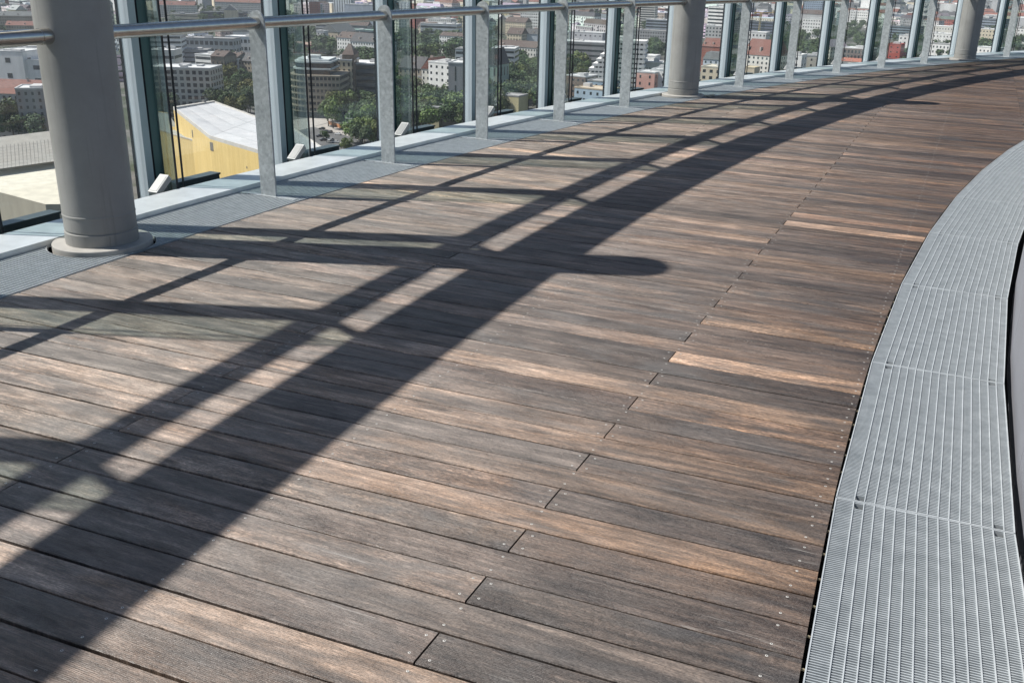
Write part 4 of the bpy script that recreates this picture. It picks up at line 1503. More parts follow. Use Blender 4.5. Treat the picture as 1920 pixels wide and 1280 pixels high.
# ---- the yellow concert hall with its big pale roof (first and second bay)
def yellow_panel_material():
    m, nt, b = nodes_of('yellow_cladding')
    g = N(nt, 'ShaderNodeNewGeometry')
    f = noise(nt, mapped(nt, g.outputs['Position'], 0.9, 0.9, 0.05), 1.0, 4, 0.65)
    h = noise(nt, mapped(nt, g.outputs['Position'], 0.12, 0.12, 0.12), 1.0, 2, 0.5)
    c = ramp(nt, f, (0.64, 0.46, 0.165), (0.80, 0.61, 0.265), 0.25, 0.75)
    c = mixc(nt, ramp(nt, h, (0, 0, 0), (0.4, 0.4, 0.4), 0.4, 0.7), c, (0.62, 0.46, 0.19))
    nt.links.new(c, b.inputs['Base Color'])
    b.inputs['Roughness'].default_value = 0.6
    return m


def pale_roof_material():
    m, nt, b = nodes_of('pale_membrane')
    g = N(nt, 'ShaderNodeNewGeometry')
    f = noise(nt, g.outputs['Position'], 0.12, 5, 0.65)
    nt.links.new(ramp(nt, f, (0.44, 0.45, 0.46), (0.60, 0.60, 0.60), 0.3, 0.7), b.inputs['Base Color'])
    b.inputs['Roughness'].default_value = 0.7
    return m


M_YEL, M_MEM = yellow_panel_material(), pale_roof_material()


def concert_hall():
    near = [at(325, 203, GZ + 34), at(393, 257, GZ + 28), at(484, 284, GZ + 28), at(540, 306, GZ + 27), at(600, 335, GZ + 25)]
    far = [at(690, 330, GZ + 25), at(645, 305, GZ + 24), at(600, 275, GZ + 24), at(552, 243, GZ + 26), at(485, 222, GZ + 28), at(400, 191, GZ + 31)]
    root = empty('concert_hall', (near[2].x, near[2].y, GZ))
    o = Vector(root.location)
    loop = near + far
    loc = [p - o for p in loop]
    mb = MB()
    bot = [Vector((p.x, p.y, 0)) for p in loc]
    n = len(loc)
    for i in range(n):
        j = (i + 1) % n
        mb.face([bot[i], bot[j], loc[j] - Vector((0, 0, 0.9)), loc[i] - Vector((0, 0, 0.9))])
    link('wall', mb.mesh('wall', M_YEL), root)
    # roof skin: strips between the near and the far eave
    N_ = [near[i] - o for i in range(5)]
    F_ = [far[5] - o, far[4] - o, far[3] - o, far[2] - o, far[0] - o]
    mb = MB()
    for i in range(4):
        for q in range(4):
            a = N_[i].lerp(F_[i], q / 4); b = N_[i + 1].lerp(F_[i + 1], q / 4)
            c = N_[i + 1].lerp(F_[i + 1], (q + 1) / 4); d = N_[i].lerp(F_[i], (q + 1) / 4)
            mb.face([a, b, c, d])
    me = mb.mesh('roof', M_MEM)
    link('roof', me, root)
    mb = MB()
    for i in range(n):
        j = (i + 1) % n
        a, b = loc[i], loc[j]
        mb.face([a + Vector((0, 0, -0.9)), b + Vector((0, 0, -0.9)), b + Vector((0, 0, 0.7)), a + Vector((0, 0, 0.7))])
        c = Vector((0, 0, 0))
        inn = (sum(loc, Vector()) / n)
        ai, bi = a.lerp(inn, 0.02), b.lerp(inn, 0.02)
        mb.face([a + Vector((0, 0, 0.7)), b + Vector((0, 0, 0.7)), bi + Vector((0, 0, 0.7)), ai + Vector((0, 0, 0.7))])
        mb.face([ai + Vector((0, 0, 0.7)), bi + Vector((0, 0, 0.7)), bi + Vector((0, 0, -0.3)), ai + Vector((0, 0, -0.3))])
    link('parapet', mb.mesh('parapet', MAT['flat']), root, (0.56, 0.54, 0.50))
    # seams of the roof membrane and a skylight group
    mb = MB()
    for i in range(3):
        a, b = N_[i + 1] + Vector((0, 0, 0.02)), F_[i + 1] + Vector((0, 0, 0.02))
        d = (N_[i + 2] - N_[i + 1]).normalized() * 0.12
        mb.face([a - d, a + d, b + d, b - d])
    for q in (1, 2, 3):
        for i in range(4):
            a, b = N_[i].lerp(F_[i], q / 4) + Vector((0, 0, 0.03)), N_[i + 1].lerp(F_[i + 1], q / 4) + Vector((0, 0, 0.03))
            d = (F_[i] - N_[i]).normalized() * 0.10
            mb.face([a - d, b - d, b + d, a + d])
    tag(link('seam', mb.mesh('seam', MAT['flat']), root, (0.22, 0.23, 0.24)), kind='stuff')
    mb = MB()
    c0 = N_[2].lerp(F_[2], 0.45)
    mb.box(c0.x - 5, c0.x + 1, c0.y - 1.5, c0.y + 1.5, c0.z - 0.6, c0.z + 0.5)
    mb.box(c0.x + 2, c0.x + 7, c0.y + 1, c0.y + 4, c0.z - 0.9, c0.z + 0.4)
    link('skylight', mb.mesh('skylight', MAT['flat']), root, (0.62, 0.62, 0.62))
    c1 = N_[0].lerp(F_[0], 0.75)
    mb = MB()
    mb.box(c1.x - 0.8, c1.x + 0.8, c1.y - 0.8, c1.y + 0.8, c1.z, c1.z + 1.6)
    link('vent', mb.mesh('vent', MAT['flat']), root, (0.2, 0.2, 0.2))
    # windows in the yellow wall
    mb = MB()
    def win(px, py, wpx, hpx, i):
        # point on wall segment i of the near side
        a, b = near[i], near[i + 1]
        d = ray(px, py)
        nrm = Vector((b.y - a.y, a.x - b.x, 0)).normalized()
        t = (a - CAM).dot(nrm) / d.dot(nrm)
        c = CAM + d * t - o
        k = t / 1.0 * d.length / F_PX
        al = (b - a); al.z = 0; al.normalize()
        if nrm.dot(c + o - CAM) > 0:
            nrm = -nrm
        hw, hh = wpx * k / 2, hpx * k / 2
        p = [c - al * hw + Vector((0, 0, -hh)), c + al * hw + Vector((0, 0, -hh)), c + al * hw + Vector((0, 0, hh)), c - al * hw + Vector((0, 0, hh))]
        f = [q + nrm * 0.10 for q in p]
        bk = [q - nrm * 0.10 for q in p]
        mb.face(f)
        for e in range(4):
            g_ = (e + 1) % 4
            mb.face([bk[e], bk[g_], f[g_], f[e]])
    win(397, 275, 12, 15, 1)
    win(361, 251, 5, 13, 0)
    win(463, 314, 3, 4, 1)
    link('window', mb.mesh('window', MAT['wall']), root, (0.19, 0.175, 0.145))
    tag(root, 'yellow clad concert hall with large pale tent like roof beyond the first bay', 'concert hall')
    # lower wing on its left
    w0 = [at(293, 242, GZ + 24), at(332, 255, GZ + 23), at(392, 272, GZ + 22), at(425, 290, GZ + 22)]
    wb = [at(360, 246, GZ + 24), at(318, 236, GZ + 25), at(314, 211, GZ + 24), at(296, 209, GZ + 24)]
    root = empty('hall_wing', (w0[0].x, w0[0].y, GZ))
    o = Vector(root.location)
    loc = [p - o for p in w0 + wb]
    mb = MB()
    n = len(loc)
    bot = [Vector((p.x, p.y, 0)) for p in loc]
    for i in range(n):
        j = (i + 1) % n
        mb.face([bot[i], bot[j], loc[j], loc[i]])
    link('wall', mb.mesh('wall', M_YEL), root)
    mb = MB()
    c = sum(loc, Vector()) / n
    for i in range(n):
        j = (i + 1) % n
        mb.face([loc[i] - Vector((0, 0, .4)), loc[j] - Vector((0, 0, .4)), c - Vector((0, 0, .4))])
    link('roof', mb.mesh('roof', MAT['flat']), root, (0.30, 0.32, 0.30))
    mb = MB()
    for i in range(3):
        a, b = loc[i], loc[i + 1]
        u = Vector((0, 0, 0.5))
        mb.face([a - u, b - u, b + u, a + u])
        ai, bi = a.lerp(c, 0.03), b.lerp(c, 0.03)
        mb.face([a + u, b + u, bi + u, ai + u])
    link('parapet', mb.mesh('parapet', MAT['flat']), root, (0.58, 0.56, 0.50))
    tag(root, 'lower yellow clad wing with grey roof left of the concert hall', 'hall wing')
    CITY_XY.append((near[2].x, near[2].y, 80))


concert_hall()


# ---- the low tiled hall left of the near column
def chamber_hall():
    a0, a1 = at(-40, 262, GZ + 22), at(140, 240, GZ + 22)
    r0, r1 = at(-40, 322, GZ + 15), at(150, 296, GZ + 15)
    f0, f1 = at(-40, 350, GZ + 12), at(85, 383, GZ + 12)
    f2 = at(170, 382, GZ + 12)
    root = empty('chamber_hall', (r0.x, r0.y, GZ))
    o = Vector(root.location)
    mb = MB()
    q = [p - o for p in (r0, r1, a1, a0)]
    mb.face([q[0], q[1], q[2], q[3]])
    bk = [Vector((p.x, p.y, 0)) for p in (q[2], q[3])]
    mb.face([q[2], q[3], bk[1], bk[0]])
    link('tiled_roof', mb.mesh('tiled_roof', MAT['flat']), root, (0.34, 0.33, 0.30))
    # joints of the tile field
    mb = MB()
    up = (q[1] - q[0]).cross(q[3] - q[0]).normalized()
    if up.z < 0:
        up = -up
    for i in range(1, 26):
        t = i / 26
        a, b = q[0].lerp(q[1], t), q[3].lerp(q[2], t).lerp(q[0].lerp(q[1], t), 0.28)
        d = (q[1] - q[0]).normalized() * 0.10
        mb.face([a - d + up * .05, a + d + up * .05, b + d + up * .05, b - d + up * .05])
    for i in range(1, 8):
        t = i / 11
        a, b = q[0].lerp(q[3], t), q[1].lerp(q[2], t)
        d = (q[3] - q[0]).normalized() * 0.08
        mb.face([a - d + up * .06, b - d + up * .06, b + d + up * .06, a + d + up * .06])
    tag(link('joint', mb.mesh('joint', MAT['flat']), root, (0.245, 0.24, 0.22)), kind='stuff')
    tag(root, 'tile clad sloping hall roof left of the near column', 'hall')
    root = empty('flat_hall', (f1.x, f1.y, GZ))
    o = Vector(root.location)
    loop = [p - o for p in (f0, f1, f2, at(170, 300, GZ + 12), at(110, 305, GZ + 12), at(-40, 328, GZ + 12))]
    mb = MB()
    mb.face(loop)
    link('roof', mb.mesh('roof', MAT['flat']), root, (0.60, 0.57, 0.47))
    mb = MB()
    bot = [Vector((p.x, p.y, 0)) for p in loop]
    for i in range(len(loop)):
        j = (i + 1) % len(loop)
        mb.face([bot[i], bot[j], loop[j] - Vector((0, 0, .02)), loop[i] - Vector((0, 0, .02))])
    link('wall', mb.mesh('wall', MAT['wall']), root, (0.40, 0.37, 0.30))
    tag(root, 'broad pale flat roofed hall just above the sill left of the near column', 'hall')
    CITY_XY.append((f1.x, f1.y, 60))
    CITY_XY.append((r0.x, r0.y, 60))


chamber_hall()

# ---- streets of the second and first bay
def road(name, pts, z, mat):
    poly = [at(px, py, GZ + z) for px, py in pts]
    return sheet(name, [(p.x, p.y) for p in poly], GZ + z, mat)


road('road', [(540, 262), (568, 238), (640, 226), (700, 258), (760, 300), (760, 340), (560, 330)], 0.02, MAT['asphalt'])
road('pavement', [(588, 238), (616, 231), (735, 272), (742, 284), (700, 268)], 0.06, MAT['paving'])
road('pavement', [(545, 226), (600, 218), (640, 222), (612, 231), (586, 238), (545, 250)], 0.06, MAT['paving'])
road('street', [(395, 136), (410, 136), (500, 236), (470, 236)], 0.02, MAT['asphalt'])
mb = MB()
p0, p1, p2 = at(616, 233, GZ), at(668, 251, GZ), at(688, 260, GZ)
for a, b in ((p0, p1), (p1, p2)):
    d = (b - a).normalized()
    nn = Vector((-d.y, d.x, 0)) * 0.25
    c = [a - nn, b - nn, b + nn, a + nn]
    mb.prism([(q.x, q.y) for q in c], GZ + 0.06, GZ + 2.3)
tag(link('low_wall', mb.mesh('low_wall', MAT['wall']), None, (0.42, 0.20, 0.10)), 'low orange brown wall along the pavement in the second bay', 'wall')

# cars
def car_protos():
    mb = MB()
    prof = [(-2.15, 0.35), (-2.15, 0.85), (-1.9, 0.95), (-1.0, 1.0), (-0.45, 1.48), (1.0, 1.5), (1.75, 1.02), (2.1, 0.92), (2.15, 0.4)]
    a = [(x, -0.86 if z < 1.1 else -0.68, z) for x, z in prof]
    b = [(x, 0.86 if z < 1.1 else 0.68, z) for x, z in prof]
    mb.face(a)
    mb.face(b)
    for q in range(len(prof)):
        w = (q + 1) % len(prof)
        mb.face([a[q], a[w], b[w], b[q]])
    body = mb.mesh('body', MAT['carpaint'])
    mb = MB()
    gl = [(-0.98, 1.03), (-0.50, 1.42), (0.95, 1.43), (1.55, 1.05)]
    for s in (-1, 1):
        mb.face([(x, s * (0.862 if z < 1.1 else 0.715), z) for x, z in gl])
    mb.face([(-1.02, -0.7, 1.02), (-1.02, 0.7, 1.02), (-0.53, 0.6, 1.44), (-0.53, -0.6, 1.44)])
    mb.face([(1.74, -0.7, 1.06), (1.74, 0.7, 1.06), (1.08, 0.6, 1.48), (1.08, -0.6, 1.48)])
    glass = mb.mesh('window', MAT['pane'])
    mb = MB()
    mb.tube([(0, -0.11, 0), (0, 0.11, 0)], 0.33, 12)
    wheel = mb.mesh('wheel', MAT['tyre'])
    return body, glass, wheel


def carpaint():
    m, nt, b = nodes_of('car_paint')
    oi = N(nt, 'ShaderNodeObjectInfo')
    nt.links.new(oi.outputs['Color'], b.inputs['Base Color'])
    b.inputs['Roughness'].default_value = 0.25
    b.inputs['Coat Weight'].default_value = 0.4
    return m


MAT['carpaint'] = carpaint()
cbody, cglass, cwheel = car_protos()
cars = [(604, 243, 'black', 20), (612, 248, 'grey', 20), (619, 249, 'black', 96), (634, 253, 'white', -6), (599, 257, 'black', 60), (606, 264, 'black', 60), (613, 262, 'white', 60),
        (621, 264, 'silver', 80), (629, 268, 'white', 10), (644, 270, 'white', -8), (675, 266, 'white', 16), (668, 276, 'black', 10), (690, 279, 'white', -14),
        (418, 168, 'white', 108), (425, 176, 'silver', 108), (432, 172, 'black', 108), (440, 184, 'white', 108), (448, 196, 'silver', 108), (456, 206, 'black', 108), (412, 158, 'black', 108)]
CC = dict(black=(0.02, 0.02, 0.024), grey=(0.12, 0.12, 0.13), white=(0.75, 0.75, 0.75), silver=(0.40, 0.41, 0.42))
cnt = {}
for px, py, cn, a in cars:
    p = at(px, py, GZ)
    g = empty('car', (p.x, p.y, GZ + 0.03), R_(a))
    link('body', cbody, g, CC[cn])
    link('window', cglass, g)
    for sx in (-1.35, 1.35):
        for sy in (-0.78, 0.78):
            w_ = link('wheel', cwheel, g)
            w_.location = (sx, sy, 0.33)
    bay = 'second' if px > 500 else 'first'
    cnt[(bay, cn)] = cnt.get((bay, cn), 0) + 1
    tag(g, '%s car on the street below the %s bay, %s %s one from the top' % (cn, bay, ORD[cnt[(bay, cn)] - 1], cn), 'car', 'cars on the street below')

# street lamps
for px, yb, yt, hh, nm in ((657, 268, 216, 14, 'tall street lamp with several heads in front of the trees in the second bay'), (686, 256, 229, 9, 'shorter street lamp with white head near the second post')):
    p = at(px, yb, GZ)
    hgt = (yb - yt) * (p - CAM).length / F_PX
    g = empty('street_lamp', (p.x, p.y, GZ))
    mb = MB()
    mb.tube([(0, 0, 0), (0, 0, hgt)], 0.16, 8, r1=0.09)
    mb.tube([(-1.6, 0, hgt - 3.0), (1.6, 0, hgt - 3.0)], 0.07, 6)
    link('pole', mb.mesh('pole', MAT['galv']), g)
    for dx, dz in ((-1.6, -3.0), (1.6, -3.0), (0, 0)):
        mb = MB()
        mb.box(dx - 0.5, dx + 0.5, -0.35, 0.35, hgt + dz, hgt + dz + 0.35)
        link('lamp_head', mb.mesh('lamp_head', MAT['whiteplastic']), g)
    tag(g, nm, 'street lamp')

# cranes far off
for px, ytop, hh, nm in ((1784, -12, 52, 'yellow tower crane mast beside the far column'), (1427, 25, 36, 'small yellow construction crane in the eighth bay')):
    p = at(px, ytop, GZ + hh)
    g = empty('tower_crane', (p.x, p.y, GZ), 0.4)
    mb = MB()
    r = 1.1
    for sx in (-r, r):
        for sy in (-r, r):
            mb.tube([(sx, sy, 0), (sx, sy, hh)], 0.28, 5)
    nz = int(hh / 2.6)
    for q in range(nz):
        z0, z1 = q * 2.6, (q + 1) * 2.6
        s = 1 if q % 2 else -1
        for y in (-r, r):
            mb.tube([(-r * s, y, z0), (r * s, y, z1)], 0.16, 4)
        for x in (-r, r):
            mb.tube([(x, -r * s, z0), (x, r * s, z1)], 0.16, 4)
    yc = MAT['yellow'] = MAT['yellow'] or simple('crane_yellow', (0.50, 0.36, 0.12), 0.6)
    link('mast', mb.mesh('mast', yc), g)
    mb = MB()
    mb.tube([(-10, 0, hh + 1), (34, 0, hh + 1)], 0.5, 5)
    mb.tube([(0, 0, hh + 5), (34, 0, hh + 1.6)], 0.15, 4)
    mb.box(-11, -7, -1, 1, hh - 1.5, hh + 0.6)
    link('jib', mb.mesh('jib', yc), g)
    tag(g, nm, 'crane')

# ------------------------------------------------------------------ trees
def crown_mesh(seed, r, hgt, n, leaf, kind='round'):
    rg_ = random.Random(seed)
    vs, fs = [], []
    lobes = []
    nl = 11 if kind == 'round' else 7
    for q in range(nl):
        if kind == 'round':
            a = rg_.uniform(0, 2 * math.pi)
            rr_ = r * rg_.uniform(0.1, 0.72)
            lobes.append((rr_ * math.cos(a), rr_ * math.sin(a), hgt * rg_.uniform(0.42, 0.86), r * rg_.uniform(0.30, 0.52)))
        else:
            lobes.append((rg_.uniform(-.25, .25) * r, rg_.uniform(-.25, .25) * r, hgt * (0.2 + 0.75 * q / nl), r * (0.75 - 0.5 * (q / nl) ** 2)))
    for q in range(n):
        lx, ly, lz, lr = rg_.choice(lobes)
        # on the shell of a lobe, ragged
        u, t = rg_.uniform(-0.55, 1), rg_.uniform(0, 2 * math.pi)
        s = math.sqrt(max(0, 1 - u * u))
        k = lr * (0.72 + 0.42 * rg_.random())
        c = Vector((lx + k * s * math.cos(t), ly + k * s * math.sin(t), lz + k * u * 0.9))
        nn = Vector((s * math.cos(t), s * math.sin(t), u)) + Vector((rg_.uniform(-.7, .7), rg_.uniform(-.7, .7), rg_.uniform(-.5, .8)))
        nn.normalize()
        a = nn.cross(Vector((rg_.uniform(-1, 1), rg_.uniform(-1, 1), rg_.uniform(-1, 1))))
        if a.length < 0.1:
            continue
        a.normalize()
        b = nn.cross(a)
        sz = leaf * rg_.uniform(0.6, 1.25)
        i0 = len(vs)
        vs += [tuple(c + a * sz), tuple(c + b * sz * 0.7), tuple(c - a * sz), tuple(c - b * sz * 0.7)]
        fs.append((i0, i0 + 1, i0 + 2, i0 + 3))
    me = bpy.data.meshes.new('crown')
    me.from_pydata(vs, [], fs)
    me.materials.append(MAT['leaf'])
    me.update()
    return me


def trunk_mesh(seed, hgt, r):
    rg_ = random.Random(seed)
    mb = MB()
    mb.tube([(0, 0, 0), (0.05 * hgt * 0.1, 0, hgt * 0.3), (0, 0.02 * hgt, hgt * 0.55)], 0.38, 7, r1=0.18)
    for q in range(4):
        a = 2 * math.pi * (q + rg_.random() * 0.6) / 4
        mb.tube([(0, 0, hgt * 0.32), (r * 0.3 * math.cos(a), r * 0.3 * math.sin(a), hgt * 0.55), (r * 0.5 * math.cos(a), r * 0.5 * math.sin(a), hgt * 0.72)], 0.16, 5, r1=0.06)
    return mb.mesh('trunk', MAT['bark'])


TREES = []
for q in range(5):
    TREES.append((crown_mesh(100 + q, 6.6, 15.5, 1500, 0.62), trunk_mesh(q, 15.5, 6.6)))
POPLAR = (crown_mesh(300, 2.6, 22, 900, 0.55, 'tall'), trunk_mesh(9, 22, 1.5))
FAR = [crown_mesh(400 + q, 6.8, 14.5, 420, 1.05) for q in range(4)]
GREENS = dict(dark=(0.72, 0.80, 0.78), mid=(1.0, 1.0, 1.0), light=(1.75, 1.62, 1.15), olive=(1.25, 1.05, 0.72), rust=(1.45, 0.95, 0.62))
GNAME = dict(dark='dark green', mid='mid green', light='light green', olive='olive green', rust='rust tinged')
trees_made = []


tree_specs = []


def tree(px, py, tone, zc=8.0, scale=1.0, poplar=False):
    tree_specs.append((at(px, py, GZ + zc * scale), tone, scale, poplar))


def plant(p, tone, scale, poplar):
    dist = (p - CAM).length
    rz = rc.uniform(0, 6.28)
    s = scale * rc.uniform(1.05, 1.35)
    cv = tuple(x * rc.uniform(0.92, 1.08) for x in GREENS[tone])
    if dist < 1000 or poplar:
        cm, tm = POPLAR if poplar else rc.choice(TREES)
        g = empty('poplar_tree' if poplar else 'broadleaf_tree', (p.x, p.y, GZ), rz)
        link('crown', cm, g, cv)
        link('trunk', tm, g)
    else:
        g = link('broadleaf_tree', rc.choice(FAR), None, cv)
        g.location = (p.x, p.y, GZ)
        g.rotation_euler = (0, 0, rz)
    g.scale = (s, s, s * rc.uniform(0.92, 1.12))
    trees_made.append((g, tone, 'poplar' if poplar else 'tree', p.copy()))


def grove(x0, x1, y0, y1, n, tones, scale=1.0, zc=8.0, slope=0.0):
    for q in range(n):
        x = rc.uniform(x0, x1)
        y = y0 + (y1 - y0) * (q + rc.random()) / n + slope * (x - (x0 + x1) / 2)
        tree(x, y, rc.choice(tones), zc, scale)


grove(-30, 135, 206, 250, 13, ['dark', 'dark', 'mid'], 1.15)
grove(0, 25, 100, 136, 4, ['dark'], 0.9)
grove(392, 480, 128, 212, 26, ['mid', 'dark', 'dark', 'rust', 'olive'], 1.05)
grove(280, 318, 200, 210, 4, ['dark'], 1.0)
grove(345, 445, 50, 66, 14, ['dark', 'dark', 'mid'], 0.95)
grove(320, 400, 14, 26, 10, ['mid', 'dark'], 1.0)
grove(545, 632, 56, 96, 26, ['dark', 'mid', 'dark'], 1.05)
grove(598, 640, 78, 100, 8, ['light', 'mid'], 1.0)
grove(668, 712, 96, 120, 9, ['dark', 'dark', 'mid'], 1.1)
grove(608, 716, 184, 216, 12, ['mid', 'dark', 'olive'], 1.0)
grove(612, 640, 208, 222, 3, ['light'], 0.85)
grove(655, 716, 214, 262, 15, ['mid', 'olive', 'light'], 0.85)
tree(699, 268, 'light', 5, 0.6)
tree(612, 262, 'mid', 4, 0.4)
tree(652, 283, 'olive', 4, 0.5)
grove(742, 880, 62, 106, 54, ['dark', 'dark', 'mid', 'mid'], 1.15)
grove(768, 815, 98, 108, 5, ['light'], 1.0)
grove(738, 880, 150, 232, 56, ['mid', 'light', 'mid', 'olive', 'dark'], 1.15)
grove(900, 1022, 92, 132, 34, ['dark', 'mid', 'dark'], 1.1)
grove(905, 1025, 132, 200, 44, ['mid', 'dark', 'olive', 'mid'], 1.15)
tree(1000, 160, 'dark', 11, 1.15, True)
tree(1012, 162, 'dark', 11, 1.15, True)
tree(942, 190, 'light', 7, 0.9)
grove(985, 1022, 42, 52, 5, ['dark', 'mid'], 1.0)
grove(1052, 1110, 104, 142, 20, ['dark', 'mid', 'olive'], 1.05)
grove(1088, 1106, 112, 130, 4, ['light', 'mid'], 1.0)
tree(1118, 36, 'dark', 12, 1.5, True)
tree(1124, 40, 'dark', 12, 1.3, True)
grove(1196, 1262, 74, 106, 22, ['dark', 'dark', 'mid'], 1.05)
tree(1216, 96, 'light', 8, 1.0)
grove(1428, 1462, 70, 90, 10, ['mid', 'dark'], 1.1)
grove(1480, 1552, 54, 104, 30, ['olive', 'mid', 'dark', 'dark'], 1.1)
grove(1575, 1640, 44, 80, 26, ['dark', 'mid', 'dark'], 1.1)
grove(1665, 1715, 92, 112, 9, ['mid', 'dark', 'olive'], 1.0)
grove(1750, 1800, 70, 104, 16, ['dark', 'mid'], 1.0)
grove(1752, 1786, 16, 34, 9, ['dark', 'mid'], 1.1)
grove(1836, 1876, 66, 104, 16, ['dark', 'mid'], 1.05)
grove(1885, 1925, 62, 92, 12, ['dark', 'mid', 'olive'], 1.05)

tree_specs.sort(key=lambda t: (not t[3], (t[0] - CAM).length))
for sp in tree_specs[:292]:
    plant(*sp)


def joined_trees(name, pts, step_far):
    mbv, mbf = [], []
    for q, (x, y, s) in enumerate(pts):
        me = FAR[q % 4]
        ca, sa = math.cos(q), math.sin(q)
        step = step_far if math.hypot(x, y) > 1600 else 1 if step_far == 1 else 2
        for pi, pol in enumerate(me.polygons):
            if pi % step:
                continue
            i0 = len(mbv)
            for vi in pol.vertices:
                v = me.vertices[vi].co
                mbv.append((x + s * (ca * v.x - sa * v.y), y + s * (sa * v.x + ca * v.y), GZ + s * v.z))
            mbf.append((i0, i0 + 1, i0 + 2, i0 + 3))
    me = bpy.data.meshes.new(name)
    me.from_pydata(mbv, [], mbf)
    me.materials.append(MAT['leaf'])
    me.update()
    return link(name, me, None, (0.95, 0.97, 0.92))


tag(joined_trees('far_grove', [(t[0].x, t[0].y, t[2]) for t in tree_specs[292:]], 1), 'far groves of trees massed between the distant blocks', 'trees', None, 'stuff')

# ------------------------------------------------------------------ the rest of the city: streets of blocks out to the horizon
def street_block(seed):
    r = random.Random(seed)
    w, d, h = r.uniform(24, 62), r.uniform(12, 18), r.uniform(17, 26)
    kind = r.choice(['gable', 'hip', 'flat', 'flat', 'flat', 'mansard'])
    rise = r.uniform(4.5, 8)
    mb = MB()
    mb.box(-w / 2, w / 2, 0, d, 0, h)
    mb.box(-w / 2 - 0.35, w / 2 + 0.35, -0.35, d + 0.35, h - 0.55, h - 0.02)          # cornice
    mb.box(-w / 2 - 0.12, w / 2 + 0.12, -0.12, d + 0.12, 3.9, 4.25)
    if r.random() < 0.55:                                                            # balconies and bays on the street front
        nb_ = r.randint(2, 4)
        for q in range(nb_):
            x = -w / 2 + w * (q + 0.5) / nb_
            for fl in range(1, int(h / 3.9)):
                mb.box(x - 1.7, x + 1.7, -1.3, -0.002, fl * 3.9 + 0.6, fl * 3.9 + 1.7)
    wall = mb.mesh('wall', MAT['wall'])
    rm = roof_mesh(w, d, h, kind, rise)
    if kind == 'flat':
        clutter(rm, w, d, h + 0.452, r, 3)
    else:
        for q in range(3):
            x = r.uniform(-w / 2 + 2, w / 2 - 2)
            rm.box(x - 0.8, x + 0.8, d * 0.12, d * 0.28, h + rise * 0.2, h + rise * 0.5)
    roof = rm.mesh('roof', MAT['flat'] if kind == 'flat' else MAT['tiles'])
    mb = MB()
    facade_windows(mb, w, h, d, ('grid', r.uniform(3.2, 4.2), 3.9, 0.42, 0.5) if r.random() < 0.65 else ('band', 4.0, 0.42), 0, (1, 1, 0, 1))
    win = mb.mesh('window', MAT['pane'])
    return wall, roof, win, kind, (w, d, h)


BLOCKS = [street_block(900 + q) for q in range(14)]
WALLS = [('white', 'white'), ('white', 'white'), ('white', 'white'), ('white', 'white'), ('offwhite', 'off white'), ('offwhite', 'off white'), ('cream', 'cream'), ('palegrey', 'pale grey'), ('grey', 'grey'), ('beige', 'beige'), ('brick', 'brick red'), ('palegrey', 'pale grey')]
RN = dict(red='red', brown='brown', dark='dark', slate='slate', pale='pale', grey='grey', white='white')
fillers = []
far_wall, far_roof = MB(), MB()
h0 = HEAD + math.pi / 2
cand = []
for ring_i in range(0, 60):
    D = 620 + ring_i * 44 + (ring_i ** 1.6) * 1.2
    if D > 4200:
        break
    nb = int(D * R_(66) / (66 + D * 0.006))
    for q in range(nb):
        a = h0 + R_(33) - R_(66) * (q + rc.uniform(0.15, 0.85)) / nb
        cand.append((D * rc.uniform(0.98, 1.02), a))
cand.sort()
tree_pts = [(t[0].x, t[0].y) for t in tree_specs]
gap_trees = []
